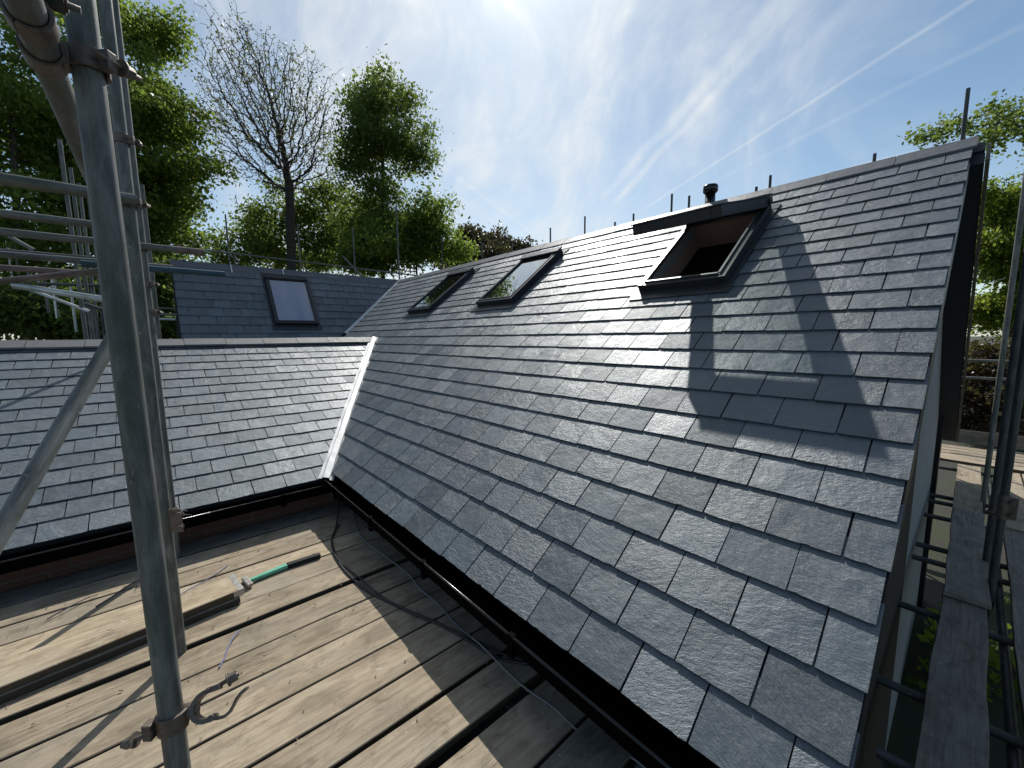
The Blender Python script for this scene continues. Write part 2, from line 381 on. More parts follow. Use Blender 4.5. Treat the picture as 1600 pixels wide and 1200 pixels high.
# ------------------------------------------------------------------ geometry helpers
class MB:
    def __init__(self): self.v = []; self.f = []; self.smooth = []
    def add(self, vs, fs, smooth=False):
        o = len(self.v); self.v += [tuple(p) for p in vs]
        for f in fs: self.f.append(tuple(i + o for i in f)); self.smooth.append(smooth)
        return self
    def box(self, x0, x1, y0, y1, z0, z1, mat=None):
        vs = [(x, y, z) for z in (z0, z1) for y in (y0, y1) for x in (x0, x1)]
        if mat is not None: vs = [mat @ Vector(p) for p in vs]
        return self.add(vs, [(0, 2, 3, 1), (4, 5, 7, 6), (0, 1, 5, 4), (2, 6, 7, 3), (0, 4, 6, 2), (1, 3, 7, 5)])
    def prism(self, poly, z0, z1, mat=None, bottom=True, top=True):
        n = len(poly)
        vs = [(p[0], p[1], z0) for p in poly] + [(p[0], p[1], z1) for p in poly]
        if mat is not None: vs = [mat @ Vector(p) for p in vs]
        fs = [(i, (i + 1) % n, n + (i + 1) % n, n + i) for i in range(n)]
        if top: fs.append(tuple(range(n, 2 * n)))
        if bottom: fs.append(tuple(reversed(range(n))))
        return self.add(vs, fs)
    def tube(self, pts, rad, sides=10, caps=True, smooth=True):
        pts = [Vector(p) for p in pts]; n = len(pts)
        rads = rad if isinstance(rad, (list, tuple)) else [rad] * n
        rings = []; prev = None
        for i, p in enumerate(pts):
            t = (pts[min(i + 1, n - 1)] - pts[max(i - 1, 0)]).normalized()
            if prev is None:
                a = Vector((0, 0, 1)) if abs(t.z) < .9 else Vector((1, 0, 0))
                u = t.cross(a).normalized()
            else: u = (prev - t * prev.dot(t)).normalized()
            prev = u; w = t.cross(u)
            rings.append([p + (u * math.cos(2 * math.pi * k / sides) + w * math.sin(2 * math.pi * k / sides)) * rads[i] for k in range(sides)])
        vs = [q for r in rings for q in r]
        fs = [(i * sides + k, i * sides + (k + 1) % sides, (i + 1) * sides + (k + 1) % sides, (i + 1) * sides + k) for i in range(n - 1) for k in range(sides)]
        self.add(vs, fs, smooth)
        if caps:
            o = len(self.v) - len(vs)
            self.f.append(tuple(o + k for k in reversed(range(sides)))); self.smooth.append(False)
            self.f.append(tuple(o + (n - 1) * sides + k for k in range(sides))); self.smooth.append(False)
        return self
    def build(self, name, mat, parent=None, mw=None, bevel=0.0, label=None):
        me = bpy.data.meshes.new(name); me.from_pydata(self.v, [], self.f)
        me.polygons.foreach_set('use_smooth', self.smooth); me.update()
        me.materials.append(M[mat] if isinstance(mat, str) else mat)
        ob = bpy.data.objects.new(name, me); COL.objects.link(ob)
        if parent is not None: ob.parent = parent
        if mw is not None:
            ob.matrix_local = mw
        if bevel:
            bv = ob.modifiers.new('bevel', 'BEVEL'); bv.width = bevel; bv.segments = 2; bv.limit_method = 'ANGLE'; bv.angle_limit = R(40)
        if label: ob['label'] = label
        return ob

def tag(o, label, cat, group=None, kind=None):
    if label: o['label'] = label
    if cat: o['category'] = cat
    if group: o['group'] = group
    if kind: o['kind'] = kind
    return o
def struct(o): o['kind'] = 'structure'; return o
def thing(name, label, cat, loc=(0, 0, 0), group=None, mw=None):
    o = bpy.data.objects.new(name, None); COL.objects.link(o); o.empty_display_size = .2
    if mw is not None: o.matrix_local = mw
    else: o.location = loc
    return tag(o, label, cat, group)
def link_mesh(name, me, parent=None, mw=None):
    ob = bpy.data.objects.new(name, me); COL.objects.link(ob)
    if parent is not None: ob.parent = parent
    if mw is not None: ob.matrix_local = mw
    return ob
def frame_mat(origin, xa, ya, za):
    return Matrix(((xa[0], ya[0], za[0], origin[0]), (xa[1], ya[1], za[1], origin[1]), (xa[2], ya[2], za[2], origin[2]), (0, 0, 0, 1)))

def clip_half(poly, a, b, c):
    """keep points with a*x+b*y <= c"""
    out = []
    n = len(poly)
    for i in range(n):
        p, q = poly[i], poly[(i + 1) % n]
        dp = a * p[0] + b * p[1] - c; dq = a * q[0] + b * q[1] - c
        if dp <= 0: out.append(p)
        if (dp < 0 < dq) or (dq < 0 < dp):
            t = dp / (dp - dq); out.append((p[0] + (q[0] - p[0]) * t, p[1] + (q[1] - p[1]) * t))
    return out
def area(poly):
    return .5 * abs(sum(poly[i][0] * poly[(i + 1) % len(poly)][1] - poly[(i + 1) % len(poly)][0] * poly[i][1] for i in range(len(poly)))) if len(poly) > 2 else 0
def minus_rect(poly, x0, x1, y0, y1):
    xs = [p[0] for p in poly]; ys = [p[1] for p in poly]
    if max(xs) <= x0 or min(xs) >= x1 or max(ys) <= y0 or min(ys) >= y1: return [poly], False
    out = []
    for pc in (clip_half(poly, 1, 0, x0), clip_half(poly, -1, 0, -x1)):
        if area(pc) > 2e-4: out.append(pc)
    mid = clip_half(clip_half(poly, -1, 0, -x0), 1, 0, x1)
    for pc in (clip_half(mid, 0, 1, y0), clip_half(mid, 0, -1, -y1)):
        if area(pc) > 2e-4: out.append(pc)
    return out, True

# ------------------------------------------------------------------ ground
GZ = -3.9
g = MB(); g.add([(-400, -300, GZ), (500, -300, GZ), (500, 600, GZ), (-400, 600, GZ)], [(0, 1, 2, 3)])
struct(g.build('ground', 'ground'))

# ------------------------------------------------------------------ slating
SL_T = .0075
def slate_poly(w, h, rg, rough=1.0):
    """outline of one riven slate, tail edge ragged; origin at middle of the tail"""
    a = w / 2; pts = [(-a, h), (-a + rg.uniform(-.001, .001), h * .45)]
    k = 11; n0, n1 = rg.uniform(-.0012, .0012), rg.uniform(-.0012, .0012)
    chip = rg.randrange(1, k) if rg.random() < .45 else -1
    pts.append((-a + rg.uniform(0, .0012), rg.uniform(.001, .006) if rg.random() < .35 else .0008))
    for i in range(1, k):
        t_ = (i + rg.uniform(-.3, .3)) / k
        y_ = n0 + (n1 - n0) * t_ + rg.uniform(-.0009, .0011) * rough + (rg.uniform(.0025, .006) if i == chip else 0)
        pts.append((-a + w * t_, y_))
    pts.append((a - rg.uniform(0, .0012), rg.uniform(.001, .006) if rg.random() < .35 else .0008))
    pts += [(a + rg.uniform(-.001, .001), h * .5), (a, h)]
    return pts

def slate_mesh_from_poly(poly, me_name='slate'):
    mb = MB(); poly = ensure_ccw(poly)
    mb.prism(poly, -SL_T, 0, bottom=False)
    me = bpy.data.meshes.new(me_name); me.from_pydata(mb.v, [], mb.f); me.update(); me.materials.append(M['slate'])
    return me
def ensure_ccw(poly):
    s = sum(poly[i][0] * poly[(i + 1) % len(poly)][1] - poly[(i + 1) % len(poly)][0] * poly[i][1] for i in range(len(poly)))
    return poly if s > 0 else poly[::-1]

def slate_roof(roof, tails, pitch, x_lo, x_hi, phase, clips, holes, top_s, seed, limit=296, head=.30):
    """roof: mesh object whose local frame is x along the courses, y up the slope, z out of it.
    tails: slope position of every course's tail; clips: half planes (a,b,c); holes: (x0,x1,y0,y1)"""
    rg = random.Random(seed)
    variants = []
    for i in range(14):
        poly = slate_poly(pitch - .0064, head, rg); variants.append((poly, slate_mesh_from_poly(poly)))
    items = []
    MW = roof.matrix_world.copy()
    for k, s in enumerate(tails):
        gauge = (tails[k + 1] - s) if k + 1 < len(tails) else .18
        h = min(gauge + .10, top_s - s)
        lift = .0165                                             # tail stands proud of the slate below
        tilt = math.atan2(lift - .002, gauge + .09)
        off = phase + (0 if k % 2 == 0 else pitch / 2)
        i0 = math.floor((x_lo - off) / pitch) - 1; i1 = math.ceil((x_hi - off) / pitch) + 1
        for i in range(i0, i1):
            xc = off + (i + .5) * pitch
            if xc + pitch / 2 <= x_lo + .01 or xc - pitch / 2 >= x_hi - .01: continue
            vi = rg.randrange(14); poly, me = variants[vi]
            jx = rg.uniform(-.0014, .0014); jy = rg.uniform(-.0022, .0022)
            mat = Matrix.Translation((xc + jx, s + jy, lift + rg.uniform(-.0008, .0014))) @ Matrix.Rotation(-tilt + rg.gauss(0, .0028), 4, 'X') @ Matrix.Rotation(rg.gauss(0, .0030), 4, 'Y') @ Matrix.Rotation(rg.gauss(0, .0022), 4, 'Z')
            cx, cy = xc + jx, s + jy
            pl = [(p[0] + cx, p[1] + cy) for p in poly]
            if min(p[1] for p in pl) >= top_s: continue
            cut = False; q = pl
            hs = [(-1, 0, -x_lo), (1, 0, x_hi), (0, 1, top_s)] + (clips(s) if callable(clips) else clips)
            for (a, b, c) in hs:
                if any(a * p[0] + b * p[1] > c + 1e-6 for p in q):
                    q = clip_half(q, a, b, c); cut = True
                    if len(q) < 3: break
            if len(q) < 3 or area(q) < 4e-4: continue
            pieces = [q]
            for (x0, x1, y0, y1) in holes:
                nxt = []
                for pc in pieces:
                    r_, did = minus_rect(pc, x0, x1, y0, y1); cut = cut or did; nxt += r_
                pieces = nxt
            for pc in pieces:
                if area(pc) < 8e-4: continue
                vis = [p for p in pc]
                mx = sum(p[0] for p in vis) / len(vis); my = s + gauge * .5
                wp = MW @ Vector((mx, my, .01)); dep = wp.dot(cam_w)
                score = 0
                if dep > .1:
                    px = 800 + FPX * wp.dot(cam_r) / dep; py = 600 - FPX * wp.dot(cam_u) / dep
                    nz = abs(wp.normalized().dot(MW.to_3x3() @ Vector((0, 0, 1))))
                    score = area(pc) * nz / dep ** 2
                    if not (-40 < px < 1640 and -40 < py < 1240): score *= .02
                items.append((score, me if not cut else None, [(p[0] - cx, p[1] - cy) for p in pc], mat))
    items.sort(key=lambda t: -t[0])
    for sc, me, pc, mat in items[:limit]:
        if me is None: me = slate_mesh_from_poly(pc)
        link_mesh('slate', me, roof, mat)
    rest = items[limit:]
    if rest:
        mb = MB()
        for sc, me, pc, mat in rest: mb.prism(ensure_ccw(pc), -SL_T, 0, mat, bottom=False)
        o = mb.build('slate_field', 'slate', roof); o['kind'] = 'stuff'
    return len(items)

def underlay(parent, name, x_lo, x_hi, s0, s1, clips, holes, mw, z=-.006, th=.04):
    """roof boarding below the slates, left open where skylights are let in"""
    xs = sorted({x_lo, x_hi, *[h[0] for h in holes], *[h[1] for h in holes]}); ss = sorted({s0, s1, *[h[2] for h in holes], *[h[3] for h in holes]})
    mb = MB()
    for i in range(len(xs) - 1):
        for j in range(len(ss) - 1):
            cx, cy = (xs[i] + xs[i + 1]) / 2, (ss[j] + ss[j + 1]) / 2
            if any(h[0] < cx < h[1] and h[2] < cy < h[3] for h in holes): continue
            poly = [(xs[i], ss[j]), (xs[i + 1], ss[j]), (xs[i + 1], ss[j + 1]), (xs[i], ss[j + 1])]
            for c in clips:
                poly = clip_half(poly, *c)
                if len(poly) < 3: break
            if len(poly) >= 3 and area(poly) > 1e-5: mb.prism(poly, z - th, z)
    return mb.build(name, 'underlay', parent, mw)

# --- main wing geometry (measured): slope plane -sin(p)x + cos(p)z = -1.8
RP = R(37.78); SP, CP = math.sin(RP), math.cos(RP)
main_org = Vector((1.8 * SP, 0, -1.8 * CP))                       # s = 0 on the slope
MMAT = frame_mat(main_org, (0, -1, 0), (CP, 0, SP), (-SP, 0, CP))  # local x = -world y
def main_pt(s, y, o=0.0): return MMAT @ Vector((-y, s, o))
VERGE_Y, RIDGE_S = .126, 4.66
TAILS = [.130, .328, .540, .750, .953, 1.160, 1.360, 1.553, 1.755, 1.950, 2.143, 2.336, 2.530, 2.717, 2.902, 3.086, 3.266, 3.443, 3.620, 3.786, 3.970, 4.148, 4.336]
# valleys on the slope as (s, y)
def sy_of(P): q = MMAT.inverted() @ Vector(P); return (q.y, -q.x)
V1a = sy_of((1.165, 4.072, -1.374)); V1b = sy_of((2.906, 6.953, -.025))
V2a = sy_of((3.048, 8.86, .085)); V2b = sy_of((4.831, 9.80, 1.467))
def half_below(pa, pb, off):
    """half plane in local (x=-y, s) keeping the camera's side of the valley pa->pb"""
    (s1, y1), (s2, y2) = pa, pb
    x1, x2 = -y1, -y2
    nx, ny = (s2 - s1), -(x2 - x1)
    L = math.hypot(nx, ny); nx /= L; ny /= L
    if nx * 0 + ny * 3.0 > nx * x1 + ny * s1: nx, ny = -nx, -ny   # reference point (y=0, s=3) is inside
    return (nx, ny, nx * x1 + ny * s1 - off)
SKY_W = .77
skylights_main = [  # y0, y1, s0, s1
    (1.33, 2.10, 2.95, 4.15), (3.92, 4.69, 3.00, 4.20), (6.02, 6.79, 3.00, 4.20)]
main = thing('slate_roofed_house', 'long main house wing with a steep new slate roof and three skylights', 'house', (4.5, 4.5, GZ))
main_inv = Matrix.Translation((-4.5, -4.5, -GZ))
holes_cut = [(-y1 - .02, -y0 + .02, s0 - .03, s1 + .07) for (y0, y1, s0, s1) in skylights_main]
holes_open = [(-y1 + .06, -y0 - .06, s0 + .06, s1 - .06) for (y0, y1, s0, s1) in skylights_main]
clipA = half_below(V1a, V1b, .018); clipB = half_below(V2a, V2b, .05)
ul = underlay(main, 'roof', -9.9, -VERGE_Y - .012, .14, RIDGE_S, [half_below(V2a, V2b, 0.0)], holes_open, main_inv @ MMAT)
bpy.context.view_layer.update()

S_SPLIT = V1b[0]
PITCH_W = .2555
slate_roof(ul, TAILS, PITCH_W, -9.9, -VERGE_Y, -.515, lambda s: [clipA] if s < S_SPLIT - .1 else [clipB], holes_cut, RIDGE_S - .05, 3)

def wpart(mb, name, mat, parent, bevel=0.0, label=None):
    """a part given in world coordinates, hung under its thing"""
    return mb.build(name, mat, parent, Matrix.Translation(-parent.location) if parent.type == 'EMPTY' else parent.matrix_world.inverted(), bevel, label)

# ridge tiles of the main wing, each one bedded over the apex
RX, RZ = main_pt(RIDGE_S, 0).x, main_pt(RIDGE_S, 0).z
def angle_ridge(length, wing, pa, pb, th=.016):
    """two flat wings falling at pa (front) and pb (back), running along local x, apex at the origin"""
    ca, sa, cb, sb = math.cos(pa), math.sin(pa), math.cos(pb), math.sin(pb)
    prof = [(-wing * ca, -wing * sa), (-.02 * ca, -.02 * sa + .004), (.0, .006), (.02 * cb, -.02 * sb + .004), (wing * cb, -wing * sb)]
    up_ = [(a, b + th) for a, b in prof]
    ring = prof + up_[::-1]; n = len(ring)
    mb = MB(); vs = [(0, a, b) for a, b in ring] + [(length, a, b) for a, b in ring]
    mb.add(vs, [(i, (i + 1) % n, n + (i + 1) % n, n + i) for i in range(n)])
    k = len(prof)
    for o in (0, n):
        for i in range(k - 1):
            q = (o + i, o + i + 1, o + n - 2 - i, o + n - 1 - i)
            mb.add([mb.v[j] for j in q], [(0, 1, 2, 3)])
    return mb
rt = angle_ridge(.447, .155, RP, RP)
me_ridge = rt.build('ridge_tile', 'ridge', ul); first = True
rr = random.Random(5)
y = VERGE_Y - .02; k = 0
while y < 9.9:
    # local x of the tile runs along -world y; front wing towards the camera's slope
    o = me_ridge if k == 0 else link_mesh('ridge_tile', me_ridge.data, ul)
    wm = frame_mat((RX, y, RZ + .012 + rr.uniform(-.003, .004)), (0, 1, 0), (1, 0, 0), (0, 0, 1))
    wm = Matrix(((0, 1, 0, RX), (1, 0, 0, y), (0, 0, 1, RZ + .010 + rr.uniform(-.002, .003)), (0, 0, 0, 1)))
    o.matrix_local = (main_inv @ MMAT).inverted() @ main_inv @ wm @ Matrix.Rotation(rr.gauss(0, .003), 4, 'Z')
    y += .452; k += 1

# rear slope, gable, walls of the main wing
EAVE = main_pt(.13, 0); REAR_X = 2 * RX - EAVE.x
mb = MB()
pr = [(RX, RZ - .02), (REAR_X, EAVE.z - .02), (REAR_X, EAVE.z - .08), (RX, RZ - .08)]
mb.prism([(a, b) for a, b in pr], -14.0, -VERGE_Y + .06, Matrix(((1, 0, 0, 0), (0, 0, -1, 0), (0, 1, 0, 0), (0, 0, 0, 1))))
wpart(mb, 'rear_roof_slope', 'ridge', main)
GY = .235                                                       # gable wall face
mb = MB()
gp = [(1.46, GZ), (REAR_X - .26, GZ), (REAR_X - .26, EAVE.z + .12), (RX, RZ - .10), (1.46, EAVE.z + .12)]
XZ = Matrix(((1, 0, 0, 0), (0, 0, -1, 0), (0, 1, 0, 0), (0, 0, 0, 1)))   # prism z -> world -y
mb.prism(gp, -GY - .2, -GY, XZ)
wpart(mb, 'gable_wall', 'render', main)
mb = MB(); mb.prism([(1.45, GZ), (4.40, GZ), (4.40, main_pt(0, 0).z + (4.40 - main_pt(0, 0).x) * SP / CP - .16), (1.45, main_pt(0, 0).z + (1.45 - main_pt(0, 0).x) * SP / CP - .16)], -GY + .002, -GY + .014, XZ)
wpart(mb, 'timber_sheathing', 'batten', main)
mb = MB(); mb.box(4.43, 4.455, GY - .012, GY - .002, GZ, .2); wpart(mb, 'wall_joint', 'fascia', main)
mb = MB(); mb.box(7.75, REAR_X - .3, GY - .05, GY - .002, GZ, -1.05); wpart(mb, 'corner_panel', 'fascia', main)
mb = MB(); mb.box(1.44, 1.46 + .2, GY + .21, 13.9, GZ, EAVE.z - .02)
wpart(mb, 'side_wall', 'fascia', main)  # brick wall coloured black, painting in the deep shade under the eaves
# timber bargeboard below the front verge and its dark undercloak
def slope_strip(s0, s1, d0, d1, y0, y1):
    m_ = MB(); a = [main_pt(s0, 0, -d0), main_pt(s1, 0, -d0), main_pt(s1, 0, -d1), main_pt(s0, 0, -d1)]
    m_.prism([(p.x, p.z) for p in a], -y1, -y0, XZ); return m_
wpart(slope_strip(.15, RIDGE_S - .05, .004, .030, VERGE_Y + .004, GY + .05), 'undercloak', 'fascia', main)
wpart(slope_strip(.10, RIDGE_S - .09, .032, .165, VERGE_Y + .005, VERGE_Y + .030), 'bargeboard', 'fascia', main, .002)
wpart(slope_strip(.10, RIDGE_S - .12, .036, .05, VERGE_Y + .036, GY - .004), 'verge_soffit', 'fascia', main)
# rear verge: deep dark boxed soffit with a brown edge board
def rear_strip(t0, t1, d0, d1, y0, y1):
    L = RIDGE_S - .13; m_ = MB()
    def pt(t, d): return (RX + t * CP - d * SP, RZ - t * SP - d * CP)
    m_.prism([pt(t0, d0), pt(t1, d0), pt(t1, d1), pt(t0, d1)], -y1, -y0, XZ); return m_
LR = RIDGE_S - .13
wpart(rear_strip(.06, LR + .02, .085, .20, .062, GY - .004), 'rear_verge_box', 'soffit', main)
wpart(rear_strip(.03, LR + .05, .02, .21, .036, .058), 'rear_bargeboard', 'batten', main, .002)

# gutter and fascia
def gutter_profile():
    return [(.0, .0), (.0, -.050), (.012, -.072), (.035, -.080), (.075, -.080), (.098, -.072), (.108, -.050), (.108, .0), (.112, .004), (.118, 0.0), (.116, -.050), (.104, -.080), (.078, -.089), (.032, -.089), (.004, -.079), (-.008, -.05), (-.008, .0)]
def gutter(parent, p0, p1, inward, name='gutter'):
    """p0->p1 back edge of the gutter at fascia, inward: unit vector from fascia outwards"""
    p0, p1, n_ = Vector(p0), Vector(p1), Vector(inward)
    pr = gutter_profile(); n = len(pr); vs = []
    for P in (p0, p1):
        for a, b in pr: vs.append(P + n_ * a + Vector((0, 0, b)))
    mb = MB(); mb.add(vs, [(i, (i + 1) % n, n + (i + 1) % n, n + i) for i in range(n)])
    for o in (0, n):
        for i in range(n // 2):
            mb.add([vs[o + i], vs[o + (i + 1) % n], vs[o + n - 2 - i], vs[o + n - 1 - i]], [(0, 1, 2, 3)])
    gt = wpart(mb, name, 'gutter_matt', parent)
    lp = MB(); lp.tube([p0 + n_ * .1155 + Vector((0, 0, .004)), p1 + n_ * .1155 + Vector((0, 0, .004))], .0065, 10); lp.build('gutter_lip', 'plastic', gt)
    L = (p1 - p0).length; d = (p1 - p0) / L; k = .35
    while k < L:
        c = p0 + d * k; m2 = MB()
        for (u0, u1, w0, w1) in ((-.014, .0, -.055, .006), (-.014, .122, -.098, -.0895), (.1185, .126, -.098, .009), (.098, .126, .006, .011)):
            q = [c + d * s_ * .017 + n_ * uu + Vector((0, 0, ww)) for s_ in (-1, 1) for uu in (u0, u1) for ww in (w0, w1)]
            m2.add(q, [(0, 1, 3, 2), (4, 6, 7, 5), (0, 4, 5, 1), (2, 3, 7, 6), (0, 2, 6, 4), (1, 5, 7, 3)])
        b_ = m2.build('gutter_bracket', 'gutter_matt', gt, Matrix.Identity(4)); k += .82
    return gt
GXB = EAVE.x + .012                                             # fascia line of the main eaves
GUT_Z = EAVE.z - .022
gutter(main, (GXB, VERGE_Y - .01, GUT_Z), (GXB, 4.03, GUT_Z), (-1, 0, 0))
mb = MB(); mb.box(GXB + .010, GXB + .032, VERGE_Y + .04, 4.10, EAVE.z - .20, EAVE.z - .012); wpart(mb, 'fascia', 'fascia', main)
mb = MB(); mb.box(GXB + .034, 1.438, VERGE_Y + .05, 4.1, EAVE.z - .195, EAVE.z - .18); wpart(mb, 'soffit', 'fascia', main)
# plastic end box of the eaves at the gable corner
mb = MB(); mb.prism([(EAVE.x - .01, EAVE.z - .03), (1.44, EAVE.z + .10), (1.44, EAVE.z - .19), (GXB + .03, EAVE.z - .19)], -VERGE_Y - .045, -VERGE_Y - .036, XZ)
wpart(mb, 'eaves_box_end', 'fascia', main)

# ------------------------------------------------------------------ skylights
def skylight(parent_roof, xf, y0, s0, w, h, opened=None, blind=False, label=None):
    """frame lies on the roof; local x along the course, y up the slope"""
    base = MB()
    t, ht = .055, .085
    base.box(0, t, 0, h, -.10, ht); base.box(w - t, w, 0, h, -.10, ht)
    base.box(t, w - t, 0, t, -.10, ht - .004); base.box(t, w - t, h - t, h, -.10, ht)
    fr = base.build('skylight', 'frame', parent_roof, xf @ Matrix.Translation((y0, s0, 0)), .004, label)
    ap = MB()
    ap.box(-.055, w + .055, -.125, -.002, .016, .021)
    ap.box(-.045, -.002, -.002, h + .05, .0165, .0225); ap.box(w + .002, w + .045, -.002, h + .05, .0165, .0225)
    ap.box(-.05, w + .05, h + .002, h + .09, .014, .026)
    ap.build('flashing', 'frame', fr)
    ln = MB()
    ln.box(t, t + .018, t, h - t, -.20, ht - .03); ln.box(w - t - .018, w - t, t, h - t, -.20, ht - .03)
    ln.box(t + .018, w - t - .018, t, t + .018, -.20, ht - .03); ln.box(t + .018, w - t - .018, h - t - .018, h - t, -.20, ht - .03)
    ln.build('reveal_lining', 'lining', fr)
    for xa in (t + .018, w - t - .03):
        sl_ = MB(); sl_.box(xa, xa + .012, t + .02, h - t - .02, -.035, ht - .028); sl_.build('seal_strip', 'seal', fr)
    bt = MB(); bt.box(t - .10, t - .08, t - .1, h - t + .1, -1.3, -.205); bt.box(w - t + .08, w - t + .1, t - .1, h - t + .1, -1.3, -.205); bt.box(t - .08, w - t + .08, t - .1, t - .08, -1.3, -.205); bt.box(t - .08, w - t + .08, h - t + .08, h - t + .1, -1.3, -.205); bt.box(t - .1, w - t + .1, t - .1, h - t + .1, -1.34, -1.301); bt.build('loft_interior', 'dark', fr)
    if opened is None:
        pn = MB(); pn.add([(t - .004, t - .004, ht - .016), (w - t + .004, t - .004, ht - .016), (w - t + .004, h - t + .004, ht - .016), (t - .004, h - t + .004, ht - .016)], [(0, 1, 2, 3)])
        pn.build('pane', M['glass_far'] if blind else M['glass'], fr)
        tr = MB()
        for a in (.0, 1.0):
            x_ = t - .012 if a == 0 else w - t - .006
            tr.box(x_, x_ + .018, t - .012, h - t + .012, ht - .013, ht + .006)
        tr.box(t + .007, w - t - .007, t - .014, t + .006, ht - .013, ht + .004)
        tr.box(t + .007, w - t - .007, h - t - .006, h - t + .014, ht - .013, ht + .005)
        tr.build('glazing_bead', 'frame', fr)
        hd = MB(); hd.box(-.012, w + .012, h - .11, h + .018, ht + .0065, ht + .026); hd.build('top_hood', 'frame', fr, None, .006)
        if blind:
            bl = MB(); bl.box(t + .02, w - t - .02, t + .02, h - t - .02, .02, .026); bl.build('blind', 'blind', fr)
    else:
        ang = opened
        tr = MB(); tr.box(t - .006, t + .012, t, h - t, ht + .001, ht + .012); tr.box(w - t - .012, w - t + .006, t, h - t, ht + .001, ht + .012)
        tr.box(t + .013, w - t - .013, t - .012, t + .006, ht - .002, ht + .010)
        tr.build('frame_trim', 'frame_trim', fr)
        hinge = Matrix.Translation((0, h - .03, ht + .02)) @ Matrix.Rotation(-ang, 4, 'X')
        # the sash hangs from its top edge; its length runs down local -y
        L = h - .155; sb = MB(); st = .078
        sb.box(.004, .004 + st, -L, .0, -.035, .050); sb.box(w - .004 - st, w - .004, -L, .0, -.035, .050)
        sb.box(.004 + st, w - .004 - st, -L, -L + .10, -.035, .048); sb.box(.004 + st, w - .004 - st, -st, 0, .0, .048)
        sash = sb.build('sash', 'frame', fr, hinge, .004)
        ov = MB(); ov.box(-.006, w + .006, -L - .012, -L + .13, .0505, .062); ov.box(-.006, .085, -L + .131, 0, .0505, .060); ov.box(w - .085, w + .006, -L + .131, 0, .0505, .060)
        ov.box(-.01, w + .01, -.10, .05, .0605, .075)
        ov.build('cover_strip', 'frame', sash)
        hd = MB(); hd.box(-.012, w + .012, h - .05, h + .03, ht + .001, ht + .05); hd.build('top_hood', 'frame', fr, None, .008)
        pn = MB(); pn.add([(.06, -L + .058, .03), (w - .06, -L + .058, .03), (w - .06, -.058, .03), (.06, -.058, .03)], [(0, 1, 2, 3)])
        pn.build('pane', M['glass'], sash)
        rod = MB(); rod.tube([(t + .04, h - t - .03, ht - .02), (w - t - .04, h - t - .03, ht - .02)], .008, 8)
        rod.box(w * .5 - .01, w * .5 + .01, h - t - .034, h - t - .016, ht - .02, ht + .012); rod.box(t + .03, t + .05, h - t - .034, h - t - .016, ht - .02, ht + .012)
        rod.build('vent_bar', 'frame_trim', fr)
        st_ = MB(); hp = hinge @ Vector((.03, -L * .45, .0)); st_.tube([(.03, h * .32, ht), tuple(hp)], .006, 6)
        hp = hinge @ Vector((w - .03, -L * .45, .0)); st_.tube([(w - .03, h * .32, ht), tuple(hp)], .006, 6)
        hdl = MB(); hdl.box(.30, .47, -L + .02, -L + .05, -.035, -.012); hdl.box(.31, .33, -L + .025, -L + .045, -.012, 0); hdl.box(.44, .46, -L + .025, -L + .045, -.012, 0); hdl.build('handle', 'frame_trim', sash)
    return fr
M['glass'] = mat_glass('window_glass', .50); M['glass_far'] = mat_glass('window_glass_far', .30, (.85, .87, .95))
# sash plane tilts up by the angle that puts its free edge out over the slope
OPEN = R(23.0)
def main_sky(i, opened=None, label=None):
    y0, y1, s0, s1 = skylights_main[i]
    return skylight(main, main_inv @ MMAT, -y1, s0, y1 - y0, s1 - s0, opened, label=label)
main_sky(0, OPEN, 'open roof window with its sash swung up')
main_sky(1); main_sky(2)

# soil vent pipe behind the ridge
vx = RX + .16; vp = ray(1109, 322); vy = vx * vp.y / vp.x
mb = MB(); mb.tube([(vx, vy, RZ - .4), (vx, vy, RZ + .185)], .055, 20)
mb.tube([(vx, vy, RZ + .186), (vx, vy, RZ + .20), (vx, vy, RZ + .255), (vx, vy, RZ + .27), (vx, vy, RZ + .275)], [.066, .080, .080, .072, .05], 20)
wpart(mb, 'vent_pipe', 'plastic', main)

# ------------------------------------------------------------------ side extension
EP = R(24.81); SE, CE = math.sin(EP), math.cos(EP)
EA = Vector((1.165, 4.072, -1.374))
EMAT = frame_mat(Vector((0, EA.y, EA.z)), (1, 0, 0), (0, CE, SE), (0, -SE, CE))
ext = thing('brick_extension', 'low brick extension with a shallow slate roof and brown ridge tiles', 'house', (-1, 6, GZ))
ext_inv = Matrix.Translation((1, -6, -GZ))
EX0, E_TOP = -2.9, 3.17
def ev(P): q = EMAT.inverted() @ Vector(P); return (q.x, q.y)
va, vb = ev((1.165, 4.072, -1.374)), ev((2.906, 6.953, -.025))
def half_left(a, b, off):
    nx, ny = (b[1] - a[1]), -(b[0] - a[0]); L = math.hypot(nx, ny); nx /= L; ny /= L
    if nx * -3 + ny * 1 > nx * a[0] + ny * a[1]: nx, ny = -nx, -ny
    return (nx, ny, nx * a[0] + ny * a[1] - off)
eul = underlay(ext, 'roof', EX0, 3.2, .02, E_TOP, [half_left(va, vb, .0)], [], ext_inv @ EMAT)
bpy.context.view_layer.update()
etails = [.010 + .1975 * k for k in range(16)]
slate_roof(eul, etails, .2555, EX0, 3.2, .02, [half_left(va, vb, .075)], [], E_TOP - .02, 9)
# ridge
ER = EMAT @ Vector((0, E_TOP, 0))
er = angle_ridge(.447, .175, EP, R(32), .022); first = er.build('ridge_tile', 'ridge_brown', eul)
x = EX0; k = 0
toE = (EMAT).inverted()
while x < 2.75:
    o = first if k == 0 else link_mesh('ridge_tile', first.data, eul)
    L = 1.0
    wm = Matrix.Translation((x, ER.y, ER.z + .030 + rr.uniform(-.002, .003))) @ Matrix.Rotation(rr.gauss(0, .003), 4, 'Z')
    o.matrix_local = toE @ wm
    x += .452; k += 1
